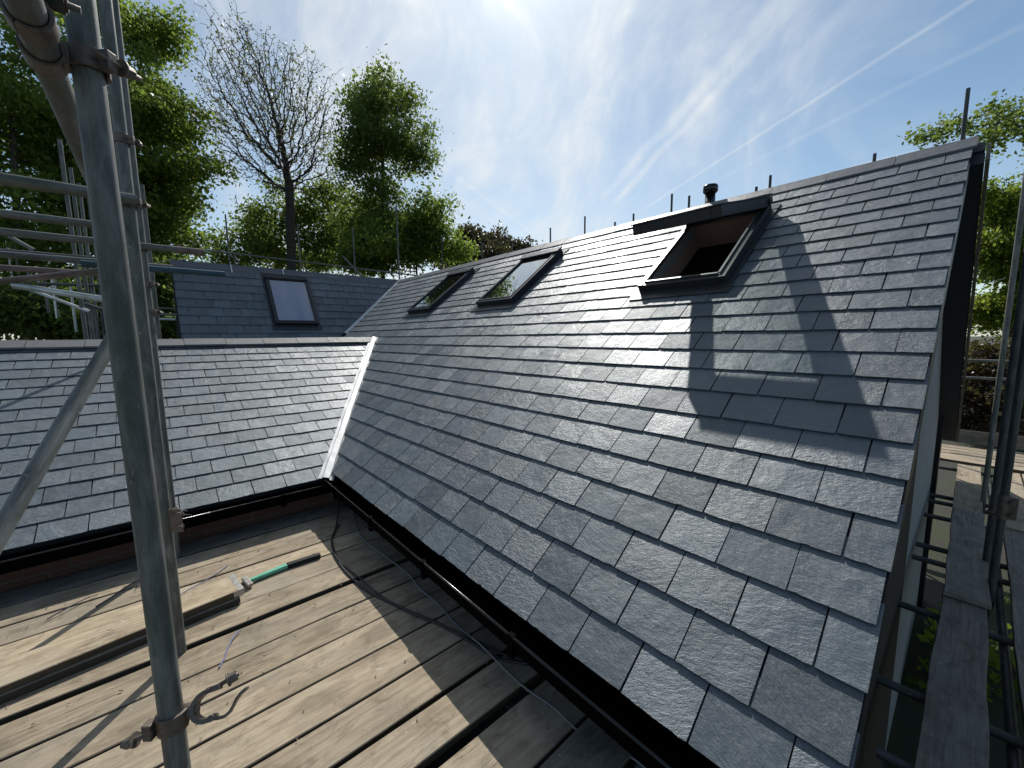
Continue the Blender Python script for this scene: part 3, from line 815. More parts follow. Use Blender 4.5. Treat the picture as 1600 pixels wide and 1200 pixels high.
# back slope of the extension
mb = MB(); YZ = Matrix(((0, 0, 1, 0), (1, 0, 0, 0), (0, 1, 0, 0), (0, 0, 0, 1)))   # prism x->y, y->z, z->x
mb.prism([(ER.y, ER.z - .02), (ER.y + 1.7, ER.z - 1.1), (ER.y + 1.7, ER.z - 1.16), (ER.y, ER.z - .08)], EX0, 2.80, YZ)
wpart(mb, 'rear_roof_slope', 'ridge', ext)
# valley lining: a folded pale strip up the junction, dressed over a raised edge
def strip_between(pa, pb, nrm, widths, name, parent, mat, z0=.018):
    pa, pb, nrm = Vector(pa), Vector(pb), Vector(nrm).normalized()
    d = (pb - pa).normalized(); side = d.cross(nrm).normalized()
    mb = MB(); prof = widths
    n = len(prof); segs = 24; rows = []
    rq = random.Random(2)
    for i in range(segs + 1):
        P = pa.lerp(pb, i / segs)
        rows.append([P + side * (a + rq.uniform(-.003, .003)) + nrm * (b + rq.uniform(-.0015, .0015)) for a, b in prof])
    vs = [p for r_ in rows for p in r_]
    mb.add(vs, [(i * n + j, i * n + j + 1, (i + 1) * n + j + 1, (i + 1) * n + j) for i in range(segs) for j in range(n - 1)])
    ob = wpart(mb, name, mat, parent)
    so_ = ob.modifiers.new('thick', 'SOLIDIFY'); so_.thickness = .003
    return ob
nE = Vector((0, -SE, CE)); nM = Vector((-SP, 0, CP))
strip_between((1.150, 4.045, -1.386), (2.906, 6.953, -.025), nE, [(.030, .004), (.0, .012), (-.010, .036), (-.062, .040), (-.074, .020), (-.105, .018)], 'valley_lining', ext, 'lead')
# walls: mortar core with bricks set proud of it
WY = 4.20
mb = MB(); mb.box(EX0, 1.437, WY + .006, WY + .21, GZ, EA.z - .03); wl = wpart(mb, 'wall', 'mortar', ext)
bp = MB(); bp.box(-.1075, .1075, 0, .10, -.0325, .0325); bfirst = None; rb = random.Random(31)
for row in range(5):
    z = -1.745 + row * .075
    xx = -2.75 + (.1125 if row % 2 else 0)
    while xx < 1.30:
        wm = Matrix.Translation((xx + rb.uniform(-.002, .002), WY + rb.uniform(-.003, .002), z)) @ Matrix.Rotation(rb.gauss(0, .006), 4, 'Y')
        lm = Matrix.Translation(-ext.location).inverted()
        if bfirst is None: o = bfirst = bp.build('brick', 'brick', wl)
        else: o = link_mesh('brick', bfirst.data, wl)
        o.matrix_local = Matrix.Translation(Vector((0, 0, 0))) @ wm
        xx += .225
GUTY = EA.y + .005
gutter(ext, (EX0, GUTY, EA.z - .022), (1.17, GUTY, EA.z - .022), (0, -1, 0))
mb = MB(); mb.box(EX0, 1.20, GUTY + .010, GUTY + .032, EA.z - .12, EA.z - .010); wpart(mb, 'fascia', 'fascia', ext)
mb = MB(); mb.box(EX0, 1.20, GUTY + .033, WY - .004, EA.z - .118, EA.z - .105); wpart(mb, 'soffit', 'fascia', ext)
# rainwater downpipe in the corner
mb = MB(); mb.tube([(1.20, 3.99, EA.z - .10), (1.20, 3.99, EA.z - .16), (1.30, 4.06, EA.z - .26), (1.30, 4.06, GZ)], .034, 14)
wpart(mb, 'downpipe', 'plastic', ext)

# ------------------------------------------------------------------ far wing
FP = R(55.5); SF, CF = math.sin(FP), math.cos(FP)
FA = Vector((3.048, 8.86, .085))
FMAT = frame_mat(Vector((0, FA.y, FA.z)), (1, 0, 0), (0, CF, SF), (0, -SF, CF))
far = thing('slate_roofed_wing', 'shaded far wing with a single closed skylight in its slate roof', 'house', (2.5, 10.5, GZ))
far_inv = Matrix.Translation((-2.5, -10.5, -GZ))
FX0, F_TOP = .31, 1.63
def fv(P): q = FMAT.inverted() @ Vector(P); return (q.x, q.y)
fa_, fb_ = fv((3.048, 8.86, .085)), fv((4.831, 9.79, 1.43))
fsky = (1.745, 2.535, .215, 1.43)
ful = underlay(far, 'roof', FX0, 5.0, -.6, F_TOP, [half_left(fa_, fb_, 0.0)], [(fsky[0] + .06, fsky[1] - .06, fsky[2] + .06, fsky[3] - .06)], far_inv @ FMAT)
bpy.context.view_layer.update()
slate_roof(ful, [-.55 + .190 * k for k in range(12)], .2555, FX0, 5.0, .07, [half_left(fa_, fb_, .05)], [(fsky[0] - .02, fsky[1] + .02, fsky[2] - .03, fsky[3] + .07)], F_TOP - .03, 21)
FR = FMAT @ Vector((0, F_TOP, 0))
fr_t = angle_ridge(.447, .17, FP, FP); first = fr_t.build('ridge_tile', 'ridge', ful)
clipm = MB(); clipm.box(-.018, .018, -.012, .012, 0, .03)
x = FX0 - .02; k = 0; toF = FMAT.inverted()
while x < 4.6:
    o = first if k == 0 else link_mesh('ridge_tile', first.data, ful)
    o.matrix_local = toF @ Matrix.Translation((x, FR.y, FR.z + .010 + rr.uniform(-.002, .003)))
    x += .452; k += 1
for x in (1.21, 2.115):     # pale joint soakers left between two ridge tiles
    mb = MB(); a_ = FMAT @ Vector((x, F_TOP - .175, .028)); b_ = FMAT @ Vector((x + .012, F_TOP + .02, .034))
    mb.box(-.010, .010, -.185, .02, .026, .034)
    mb.build('joint_strip', 'lead', ful, Matrix.Translation((x, F_TOP, 0)))
mb = MB(); mb.prism([(FR.y, FR.z - .02), (FR.y + 1.9, FR.z - 2.7), (FR.y + 1.9, FR.z - 2.76), (FR.y, FR.z - .10)], FX0, 4.8, YZ)
wpart(mb, 'rear_roof_slope', 'ridge', far)
fe = FMAT @ Vector((0, -.6, 0))
mb = MB(); mb.prism([(fe.y + .2, GZ), (FR.y + 1.6, GZ), (FR.y + 1.6, fe.z), (FR.y, FR.z - .12), (fe.y + .2, fe.z + .1)], FX0 + .06, FX0 + .25, YZ)
wpart(mb, 'gable_wall', 'brick', far)
mb = MB(); mb.box(FX0 + .26, 4.6, fe.y + .16, fe.y + .36, GZ, fe.z + .05); wpart(mb, 'wall', 'brick', far)
mb = MB(); mb.box(-.02, .012, -.6, F_TOP - .02, -.10, -.008); mb.build('bargeboard', 'fascia', far, far_inv @ FMAT @ Matrix.Translation((FX0, 0, 0)))
skylight(far, far_inv @ FMAT, fsky[0], fsky[2], fsky[1] - fsky[0], fsky[3] - fsky[2], None, True)
strip_between((3.03, 8.83, .06), (4.831, 9.79, 1.43), Vector((0, -SF, CF)), [(.06, .020), (.05, .045), (.0, .055), (-.045, .05), (-.06, .016)], 'valley_lining', far, 'lead')

# ------------------------------------------------------------------ scaffold tubes
TR = .02415
def tube_mesh(L, r=TR, sides=20):
    mb = MB(); ri = r - .004; dp = min(.25, L * .3)
    vs = []; rings = [(0, r), (L, r), (L, ri), (L - dp, ri), (0, r), (0, ri), (dp, ri)]
    def ring(z, rad): return [(rad * math.cos(2 * math.pi * k / sides), rad * math.sin(2 * math.pi * k / sides), z) for k in range(sides)]
    def band(a, b, smooth):
        va_, vb_ = ring(*a), ring(*b)
        mb.add(va_ + vb_, [(k, (k + 1) % sides, sides + (k + 1) % sides, sides + k) for k in range(sides)], smooth)
    band((0, r), (L, r), True); band((L, r), (L, ri), False); band((L, ri), (L - dp, ri), True)
    band((0, ri), (0, r), False); band((dp, ri), (0, ri), True)
    mb.add(ring(L - dp, ri), [tuple(range(sides))]); mb.add(ring(dp, ri), [tuple(reversed(range(sides)))])
    return mb
def stube(p, q, label, mat='tube', group=None, r=TR, sides=20, cat='scaffold tube'):
    p, q = Vector(p), Vector(q); d = q - p; L = d.length
    ob = tube_mesh(L, r, sides).build('scaffold_tube', mat, None)
    ob.matrix_local = Matrix.Translation(p) @ d.to_track_quat('Z', 'Y').to_matrix().to_4x4()
    return tag(ob, label, cat, group)

DZ = -1.675                                                     # deck surface
# near standard and the two behind it
P1 = Vector((-.0497, 1.21))
stube((-.062, 1.21, 1.5), (-.0487, 1.21, DZ), 'thick galvanised upright nearest the camera, streaked and weathered')
stube((-.047, 2.69, 3.2), (-.047, 2.69, DZ), 'galvanised upright directly behind the nearest upright, standing on the boards')
stube((-.026, 3.95, 3.9), (-.026, 3.95, DZ), 'thin looking upright close to the brick extension wall', 'tube')
q_ = ray(221, 288); stube((6.7 * q_.x / q_.y, 6.9, 6.9 * q_.z / q_.y), (6.7 * q_.x / q_.y + .02, 6.9 + .6, GZ), 'short topped upright just right of the upright by the brick wall', 'tube')
# overhead ledger running away from the camera and the transom resting on it
stube((-.116, .10, .545), (-.116, 2.66, .545), 'overhead ledger tube running away past the nearest upright', 'tube')
stube((-1.5, 1.10, .596), (-.072, 1.10, .596), 'dark overhead transom tube ending beside the nearest upright', 'tube_dark')
# cross ledgers on the left
stube((-1.9, 2.62, .648), (-.02, 2.62, .648), 'uppermost cross tube left of the nearest upright', 'tube')
stube((-2.6, 3.87, .757), (-.05, 3.87, .757), 'second cross tube below the uppermost one on the left', 'tube')
e3 = ray(319, 389); stube((-2.6, 3.90, .655), (3.90 * e3.x / e3.y, 3.90, .655), 'long cross tube with a purple daubed end reaching past the uprights', 'tube')
mbp = MB(); xe = 3.90 * e3.x / e3.y; mbp.tube([(xe - .16, 3.90, .655), (xe - .004, 3.90, .655)], TR + .0006, 20, caps=False)
po = bpy.data.objects.get('scaffold_tube'); po = [o for o in COL.objects if o.get('label', '').startswith('long cross tube')][0]
bpy.context.view_layer.update(); mbp.build('daubed_end', 'tube_rust', po, po.matrix_world.inverted())
def xtube(px0, py0, px1, py1, Y, label, mat='tube', pad=0.0):
    a, b = ray(px0, py0), ray(px1, py1)
    z = .5 * (Y * a.z / a.y + Y * b.z / b.y)
    return stube((Y * a.x / a.y - pad, Y, z), (Y * b.x / b.y, Y, z), label, mat)
xtube(0, 394, 165, 405, 5.4, 'thin grey cross tube third up from the bright tube on the left', 'tube_dark', .8)
xtube(0, 405, 270, 412, 4.6, 'dull cross tube below the long purple ended one', 'tube', .8)
xtube(0, 419, 165, 428, 5.2, 'reddish brown cross tube above the slanting tube on the left', 'tube_rust', .8)
xtube(228, 421, 351, 427, 4.3, 'dark blue painted tube poking across the far slate roof', 'tube_blue', .35)
def slant(px0, py0, d0, px1, py1, d1, label, mat='tube'):
    return stube(at(px0, py0, d0), at(px1, py1, d1), label, mat)
slant(-60, 446, 3.0, 190, 420, 3.3, 'brown tube slanting up to the right behind the nearest upright', 'tube_rust')
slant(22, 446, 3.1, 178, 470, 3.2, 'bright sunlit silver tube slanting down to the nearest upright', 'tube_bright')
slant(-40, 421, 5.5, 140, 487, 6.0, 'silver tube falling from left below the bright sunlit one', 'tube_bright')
slant(14, 369, 5.6, 55, 392, 5.4, 'short diagonal brace near the left edge below the cross tubes', 'tube')
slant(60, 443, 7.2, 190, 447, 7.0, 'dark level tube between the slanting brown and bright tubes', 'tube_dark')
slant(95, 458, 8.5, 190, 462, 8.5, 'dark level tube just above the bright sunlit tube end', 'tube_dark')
slant(128, 480, 8, 285, 483, 8, 'dark ledger just left of the far wing gable', 'tube_dark')
slant(215, 490, 7, 278, 492, 7, 'grey ledger under the dark one beside the far wing gable', 'tube')
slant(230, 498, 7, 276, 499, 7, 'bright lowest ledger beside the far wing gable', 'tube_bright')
slant(130, 474, 6.5, 178, 489, 6.5, 'small dark diagonal behind the nearest upright low down', 'tube_dark')
# the diagonal brace in front of the extension roof
slant(178, 526, 1.62, -60, 935, 1.06, 'long diagonal brace crossing in front of the extension roof', 'tube')
# row of standards beyond the extension, left of the far wing
ordl = ['first', 'second', 'third', 'fourth', 'fifth', 'sixth', 'seventh', 'eighth', 'ninth', 'tenth', 'eleventh', 'twelfth', 'thirteenth', 'fourteenth']
for ii, (px, top, yy) in enumerate(((93, 218, 8.75), (110, 262, 9.6), (123, 286, 10.5), (137, 296, 11.4), (146, 300, 12.4))):
    q = ray(px, top); stube((yy * q.x / q.y, yy, yy * q.z / q.y), (yy * q.x / q.y, yy, GZ), 'galvanised upright left of the far wing, %s from the left in its row' % ordl[ii], 'tube', 'row of uprights left of the far wing', sides=12)
for ii, (px, top) in enumerate(sorted(((10, 372), (27, 410), (42, 410), (56, 408), (66, 415), (80, 425), (86, 435), (101, 436), (110, 440), (118, 440), (126, 445), (21, 372)))):
    d = 9.0 + 4.5 * ((px * 37) % 11) / 11; q = at(px, top + ((px * 13) % 9), d)
    stube(q, (q.x + .0, q.y, min(q.z - 1.0, at(px, 470, d).z)), 'short pale upright low on the far left, %s from the left in its cluster' % ordl[ii], 'tube_bright' if px % 3 else 'tube', 'cluster of short uprights on the far left', sides=10)
for ii, px in enumerate((133, 146, 158, 172)):
    d = 7.5; q = at(px, 480, d); stube(q, (q.x, q.y, GZ), 'dull post under the dark ledger behind the nearest upright, %s from the left' % ordl[ii], 'tube_dark', 'posts under the dark ledger', sides=10)
# scaffold behind the far wing
for ii, (px, top, dd) in enumerate(((352, 335, 13.5), (366, 396, 12.8), (465, 350, 13.5), (551, 355, 13.5), (619, 318, 13.0))):
    q = at(px, top, dd); stube(q, (q.x, q.y, GZ), 'slim upright behind the far wing ridge, %s from the left' % ordl[ii], 'tube', 'uprights behind the far wing', sides=10)
a = at(322, 391, 12.3); b = at(655, 431, 13.2); stube(a, b, 'slim guard rail strung along behind the far wing ridge', 'tube', sides=10)
a = at(535, 400, 12.6); b = at(566, 432, 12.6); stube(a, b, 'small diagonal brace behind the far wing ridge', 'tube', sides=8)
# tops of the standards behind the main ridge
for ii, (px, top) in enumerate(((690, 372), (753, 378), (800, 382), (860, 356), (910, 366), (914, 338), (961, 347), (990, 334), (1050, 303), (1077, 306), (1182, 292), (1204, 274), (1367, 240))):
    X = REAR_X + (.45 if px in (910, 961, 1077, 1182, 753) else .9) ; q = ray(px, top); k = X / q.x
    stube(q * k, (X, k * q.y, GZ), 'dark upright top above the main ridge, %s from the left' % ordl[ii], 'tube_dark', 'upright tops along behind the main ridge', sides=10)
q = ray(1513, 138); k = (RX + 4.4) / q.x; stube(q * k, (RX + 4.4, q.y * k, GZ), 'tall upright rising behind the gable apex', 'tube_dark', sides=12)

# ------------------------------------------------------------------ couplers
def band(mb, c, axis, r0, r1, h, a0=0, a1=360, ref=None, seg=28):
    """part ring round an axis"""
    axis = Vector(axis).normalized(); ref = Vector(ref) if ref is not None else (Vector((1, 0, 0)) if abs(axis.x) < .9 else Vector((0, 1, 0)))
    u = (ref - axis * ref.dot(axis)).normalized(); w = axis.cross(u); c = Vector(c)
    full = (a1 - a0) >= 359.9; n = seg; rows = []
    for i in range(n + (0 if full else 1)):
        t = R(a0 + (a1 - a0) * i / n); dvec = u * math.cos(t) + w * math.sin(t)
        rows.append([c + dvec * r0 - axis * h / 2, c + dvec * r1 - axis * h / 2, c + dvec * r1 + axis * h / 2, c + dvec * r0 + axis * h / 2])
    vs = [p for r_ in rows for p in r_]; m = len(rows); fs = []
    for i in range(m if full else m - 1):
        j = (i + 1) % m
        for k in range(4): fs.append((i * 4 + k, i * 4 + (k + 1) % 4, j * 4 + (k + 1) % 4, j * 4 + k))
    if not full: fs += [(0, 3, 2, 1), tuple((m - 1) * 4 + k for k in range(4))]
    mb.add(vs, fs)
def obox(mb, c, u, v, w, a, b, d):
    c = Vector(c); u, v, w = Vector(u).normalized() * a, Vector(v).normalized() * b, Vector(w).normalized() * d
    q = [c + u * i + v * j + w * k for k in (-.5, .5) for j in (-.5, .5) for i in (-.5, .5)]
    mb.add(q, [(0, 2, 3, 1), (4, 5, 7, 6), (0, 1, 5, 4), (2, 6, 7, 3), (0, 4, 6, 2), (1, 3, 7, 5)])
def bolt_set(parent, c, d, L):
    c, d = Vector(c), Vector(d).normalized()
    b = MB(); b.tube([c, c + d * L], .0055, 12); wpart2(b, 'bolt', 'coupler', parent)
    n_ = MB(); n_.tube([c + d * (L * .62), c + d * (L * .62 + .017)], .0125, 6, smooth=False); n_.tube([c + d * (L * .62 - .004), c + d * (L * .62 - .0005)], .0165, 16); wpart2(n_, 'nut', 'coupler', parent)
def wpart2(mb, name, mat, parent, bevel=0.0): return wpart(mb, name, mat, parent, bevel)

def coupler(pos, axis, out, label, second=None):
    """ordinary scaffold coupler: band round the tube, flap, bolt and nut; second: axis of the tube it holds"""
    pos, axis, out = Vector(pos), Vector(axis).normalized(), Vector(out).normalized()
    t = thing('scaffold_coupler', label, 'coupler', pos); side = axis.cross(out)
    m_ = MB(); band(m_, pos, axis, TR + .0008, TR + .0075, .050, 20, 200, out); wpart2(m_, 'saddle', 'coupler', t, .0012)
    m_ = MB(); band(m_, pos, axis, TR + .0008, TR + .0065, .040, 205, 352, out); wpart2(m_, 'flap', 'coupler', t, .0012)
    bolt_set(t, pos + out * (TR + .016) + side * -.03, side * 1.0 + out * .15, .085)
    m_ = MB(); obox(m_, pos + out * (TR + .013), out, side, axis, .024, .020, .036); wpart2(m_, 'lug', 'coupler', t, .002)
    if second is not None:
        ax2, c2 = second; m_ = MB(); o2 = (pos - Vector(c2)).normalized()
        band(m_, c2, ax2, TR + .0008, TR + .007, .050, 0, 359.99, o2); wpart2(m_, 'second_band', 'coupler', t, .0012)
        mid = (pos + Vector(c2)) / 2; m_ = MB(); obox(m_, mid, pos - Vector(c2), axis, Vector(ax2), max(.012, (pos - Vector(c2)).length - 2 * TR - .008), .04, .04); wpart2(m_, 'pivot_block', 'coupler', t, .003)
    return t
# upper coupler tying the near standard to the overhead ledger
coupler((-.0565, 1.21, .552), (0, 0, 1), (.75, -.66, 0), 'rusty double coupler high on the nearest upright', ((0, 1, 0), (-.116, 1.215, .545)))
coupler((-.116, 1.10, .545), (0, 1, 0), (.2, 0, 1), 'red brown coupler on the overhead ledger under the dark transom', ((1, 0, 0), (-.13, 1.10, .5955)))
coupler((-.047, 2.69, .648), (0, 0, 1), (.9, -.4, 0), 'dark coupler on the second upright at the uppermost cross tube')
coupler((-.047, 2.69, .93), (0, 0, 1), (.9, -.4, 0), 'pale edged coupler high on the second upright')
coupler((-.026, 3.95, .655), (0, 0, 1), (.9, -.4, 0), 'coupler on the upright near the brick wall at the long cross tube')
coupler((-.026, 3.95, .95), (0, 0, 1), (.9, -.4, 0), 'small coupler higher up on the upright near the brick wall')
coupler((-.026, 3.95, .40), (0, 0, 1), (.9, -.4, 0), 'coupler beside the dark blue tube on the upright near the wall')
coupler((-.026, 3.95, .20), (0, 0, 1), (.8, -.6, 0), 'lower coupler with dangling wire on the upright near the wall')
# swivel plate lower down, tying the second and third standards
t = thing('swivel_plate', 'rusty steel plate with two bolts clamped low between two uprights', 'plate', (-.02, 2.64, -.93))
c = Vector((-.010, 2.655, -.93)); m_ = MB(); obox(m_, c, (.75, -.66, 0), (0, 0, 1), (.66, .75, 0), .070, .125, .010); wpart2(m_, 'plate', 'coupler', t, .003)
for dz in (.038, -.032): bolt_set(t, c + Vector((.02, -.012, dz)), (-.15, -.95, .1), .030)
t = thing('scaffold_coupler', 'dark coupler with frayed wire at the foot of the upright near the wall', 'coupler', (-.026, 3.95, -1.30))
m_ = MB(); band(m_, (-.026, 3.95, -1.30), (0, 0, 1), TR + .001, TR + .009, .05); wpart2(m_, 'saddle', 'coupler', t, .001)
m_ = MB(); rq = random.Random(8)
for i in range(9):
    p0 = Vector((.0, 3.92, -1.30)); p1 = p0 + Vector((rq.uniform(.02, .09), rq.uniform(-.05, .02), rq.uniform(-.07, .05)))
    m_.tube([p0, p0.lerp(p1, .5) + Vector((0, 0, rq.uniform(-.02, .03))), p1], .0022, 5)
wpart2(m_, 'wire', 'cable_grey', t)

# open swivel coupler low on the near standard, jaw hanging open to the right
cr = Vector((-.0495, 1.21, -.915)); IR = Vector((.757, -.653, 0)); UPV = Vector((0, 0, 1)); VW = Vector((.653, .757, 0))
t = thing('open_swivel_coupler', 'open swivel coupler with its jaw hanging loose low on the nearest upright', 'coupler', cr)
m_ = MB(); band(m_, cr, UPV, TR + .0008, TR + .0085, .046, 150, 372, IR); wpart2(m_, 'saddle', 'coupler', t, .0015)
m_ = MB(); band(m_, cr + UPV * -.004, UPV, TR + .0008, TR + .0068, .034, 18, 146, IR); wpart2(m_, 'flap', 'coupler', t, .0015)
bolt_set(t, cr - IR * .024 - VW * .028 - UPV * .004, -IR * .9 - VW * .15 - UPV * .34, .072)
m_ = MB(); obox(m_, cr - IR * .036 - VW * .022 - UPV * .006, IR, VW, UPV, .022, .026, .040); wpart2(m_, 'bolt_lug', 'coupler', t, .003)
IR2 = Vector((.96, -.26, .06)).normalized(); JX = Vector((-.06, .80, -.60)); UP2 = JX.cross(IR2).normalized(); UP2 = UP2 if UP2.z > 0 else -UP2
jax = IR2.cross(UP2).normalized()
hub = cr + IR2 * (TR + .010) + UP2 * .004
m_ = MB(); m_.tube([hub - IR2 * .012, hub + IR2 * .016], .018, 20); wpart2(m_, 'swivel_pin', 'coupler', t, .0015)
jc = hub + IR2 * .038 - UP2 * .004
m_ = MB(); band(m_, jc, jax, TR + .002, TR + .0115, .050, 80, 285, IR2); wpart2(m_, 'open_jaw', 'coupler', t, .0015)
def jp(deg, rad):
    w = jax.cross(IR2); return jc + (IR2 * math.cos(R(deg)) + w * math.sin(R(deg))) * rad
jt, jb = sorted([jp(80, TR + .006), jp(285, TR + .006)], key=lambda q: -q.dot(UP2))
for sd in (-1, 1):
    m_ = MB(); obox(m_, jt + IR2 * .006 + UP2 * .002 + jax * .015 * sd, IR2, UP2, jax, .028, .013, .009); wpart2(m_, 'jaw_lug', 'coupler', t, .002)
bolt_set(t, jt + IR2 * .004 + UP2 * .002, IR2 * .95 + UP2 * .22, .056)
hinge = MB(); hinge.tube([jb - jax * .026, jb + jax * .026], .0075, 12); wpart2(hinge, 'hinge_pin', 'coupler', t)
IR, UPF = IR2, UP2
# loose flap curling out to the right
prof = [(-.004, .002), (.010, -.005), (.024, -.007), (.036, -.001), (.044, .010), (.050, .020), (.060, .029), (.074, .036)]
m_ = MB(); th = .0065; rows = []
for i, (a_, b_) in enumerate(prof):
    wd = .017 if i < 5 else .020
    P = jb + IR * a_ + UPF * b_ - UPF * .004
    rows.append([P - jax * wd, P + jax * wd, P + jax * wd + UPF * th, P - jax * wd + UPF * th])
vs_ = [p for r_ in rows for p in r_]; fs_ = []
for i in range(len(rows) - 1):
    for k in range(4): fs_.append((i * 4 + k, i * 4 + (k + 1) % 4, i * 4 + 4 + (k + 1) % 4, i * 4 + 4 + k))
fs_ += [(0, 3, 2, 1), tuple(len(vs_) - 4 + k for k in range(4))]
m_.add(vs_, fs_); wpart2(m_, 'loose_flap', 'coupler', t, .0015)

# ------------------------------------------------------------------ scaffold boards
def board_mesh(L, W, T, seed, worn=.004, segs=26):
    """sawn plank, long edges and ends uneven; local x along it, top at z=0"""
    rg = random.Random(seed); mb = MB(); rows = []
    ph = rg.uniform(0, 6); ch = .004
    for i in range(segs + 1):
        x = L * i / segs
        a = -W / 2 + worn * .5 * math.sin(ph + i * .7) + rg.uniform(-1, 1) * worn * .3; b = W / 2 + worn * .5 * math.sin(ph * 2 + i * .53) + rg.uniform(-1, 1) * worn * .3
        dz = .0022 * math.sin(ph + i * .31); cup = .0012
        rows.append([(x, a, -T), (x, a, -ch + dz), (x, a + ch, dz), (x, 0, dz - cup), (x, b - ch, dz), (x, b, -ch + dz), (x, b, -T)])
    n = 7; vs = [p for r_ in rows for p in r_]
    fs = [(i * n + j, i * n + n + j, i * n + n + j + 1, i * n + j + 1) for i in range(segs) for j in range(n - 1)]
    fs += [(i * n, i * n + n - 1, i * n + 2 * n - 1, i * n + n) for i in range(segs)]
    mb.add(vs, fs); mb.f.append(tuple(range(n))); mb.smooth.append(False); mb.f.append(tuple(reversed(range(len(vs) - n, len(vs))))); mb.smooth.append(False)
    return mb
def board(x0, x1, yc, W, top, seed, label, mat='wood', rz=0.0, T=.038, hoop=None, ry=0.0, worn=.004):
    ob = board_mesh(x1 - x0, W, T, seed, worn).build('scaffold_board', mat, None)
    ob.matrix_local = Matrix.Translation((x0, yc, top)) @ Matrix.Rotation(rz, 4, 'Z') @ Matrix.Rotation(ry, 4, 'Y')
    tag(ob, label, 'board', None)
    if hoop:
        m_ = MB(); L = x1 - x0
        m_.box(L - .028, L + .0025, -W / 2 - .0028, W / 2 + .0028, .0004, .0022); m_.box(L + .0008, L + .003, -W / 2 - .003, W / 2 + .003, -T - .001, .0)
        m_.box(L - .055, L + .003, -W / 2 - .0035, -W / 2 - .0012, -T, .0008); m_.box(L - .055, L + .003, W / 2 + .0012, W / 2 + .0035, -T, .0008)
        m_.build('end_hoop', 'hoop', ob)
    return ob
bounds = [(4.17, .012), (3.925, .018), (3.645, .012), (3.42, .011), (3.185, .005), (2.945, .007), (2.705, .046), (2.445, .016), (2.217, .003), (1.986, .018), (1.742, .010), (1.52, .018), (1.278, .062), (.985, .020), (.755, .016), (.52, .02)]
ords = ['first', 'second', 'third', 'fourth', 'fifth', 'sixth', 'seventh', 'eighth', 'ninth', 'tenth', 'eleventh', 'twelfth', 'thirteenth', 'fourteenth', 'fifteenth']
mats_ = ['wood_grey', 'wood', 'wood', 'wood_warm', 'wood', 'wood', 'wood', 'wood', 'wood', 'wood', 'wood', 'wood', 'wood', 'wood_grey', 'wood_grey']
rq = random.Random(77)
for i in range(len(bounds) - 1):
    (ya, ga), (yb, gb) = bounds[i], bounds[i + 1]
    hi, lo = ya - ga / 2, yb + gb / 2
    dz = rq.uniform(-.004, .003) + (.012 if i == 13 else 0)
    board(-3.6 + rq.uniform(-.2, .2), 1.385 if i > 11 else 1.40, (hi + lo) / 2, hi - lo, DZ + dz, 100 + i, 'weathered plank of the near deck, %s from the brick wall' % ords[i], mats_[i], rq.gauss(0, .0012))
# two boards lying on top, with an iron hoop round the end
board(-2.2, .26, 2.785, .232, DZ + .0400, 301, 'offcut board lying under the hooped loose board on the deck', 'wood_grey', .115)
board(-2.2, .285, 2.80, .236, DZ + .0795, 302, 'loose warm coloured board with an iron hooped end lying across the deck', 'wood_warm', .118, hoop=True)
# tubes carrying the deck
for x, lb in ((-2.0, 'leftmost'), (-.35, 'middle'), (1.12, 'rightmost')):
    stube((x, .3, DZ - .075), (x, 4.12, DZ - .075), '%s transom under the near deck boards' % lb, 'tube_dark')

# tool with a green shaft and black grip beyond the loose board
T0, T1, T2 = Vector((.335, 3.165, DZ + .016)), Vector((.575, 3.20, DZ + .016)), Vector((.805, 3.19, DZ + .016))
t = thing('hand_tool', 'hand tool with a green shaft and a black rubber grip on the deck boards', 'tool', (.57, 3.19, DZ))
def bar(p, q, w0, w1, h0, h1):
    d = (q - p).normalized(); s_ = Vector((-d.y, d.x, 0)).normalized(); m_ = MB(); vs = []
    for P, w, h in ((p, w0, h0), (q, w1, h1)):
        vs += [P - s_ * w - UPV * h, P + s_ * w - UPV * h, P + s_ * w + UPV * h, P - s_ * w + UPV * h]
    m_.add(vs, [(0, 3, 2, 1), (4, 5, 6, 7), (0, 1, 5, 4), (1, 2, 6, 5), (2, 3, 7, 6), (3, 0, 4, 7)]); return m_
wpart(bar(T0, T1, .012, .021, .011, .014), 'shaft', 'green', t, .004)
g_ = MB(); wpart(bar(T1 + (T2 - T1) * .004, T2, .022, .021, .0155, .0155), 'grip', 'grip', t, .007)
hd = MB(); d_ = (T1 - T0).normalized(); hc = T0 - d_ * .012
obox(hd, hc, d_, Vector((-d_.y, d_.x, 0)), UPV, .034, .13, .026); wpart(hd, 'head', 'hoop', t, .005)

# ------------------------------------------------------------------ cables and ties on the deck
def smooth_path(pts, n=8):
    pts = [Vector(p) for p in pts]; out = []
    for i in range(len(pts) - 1):
        p0, p1, p2, p3 = pts[max(i - 1, 0)], pts[i], pts[i + 1], pts[min(i + 2, len(pts) - 1)]
        for k in range(n):
            t_ = k / n
            out.append(.5 * ((2 * p1) + (p2 - p0) * t_ + (2 * p0 - 5 * p1 + 4 * p2 - p3) * t_ ** 2 + (3 * p1 - p0 - 3 * p2 + p3) * t_ ** 3))
    out.append(pts[-1]); return out
def cable(pts, r, mat, name, label, cat='cable'):
    m_ = MB(); m_.tube(smooth_path(pts), r, 8); return tag(m_.build(name, mat), label, cat)
cz = DZ + .008
A_ = [(1.24, 4.02, -1.47), (1.20, 3.93, -1.56), (1.06, 3.62, cz + .004), (.953, 3.398, cz), (.90, 3.14, cz), (.877, 2.913, cz), (.89, 2.66, cz), (.925, 2.45, cz), (1.005, 2.20, cz), (1.10, 1.93, cz), (1.157, 1.686, cz), (1.20, 1.50, cz), (1.30, 1.354, cz + .003)]
cable(A_, .0075, 'cable', 'cable', 'thick black cable looping out from the corner downpipe over the boards')
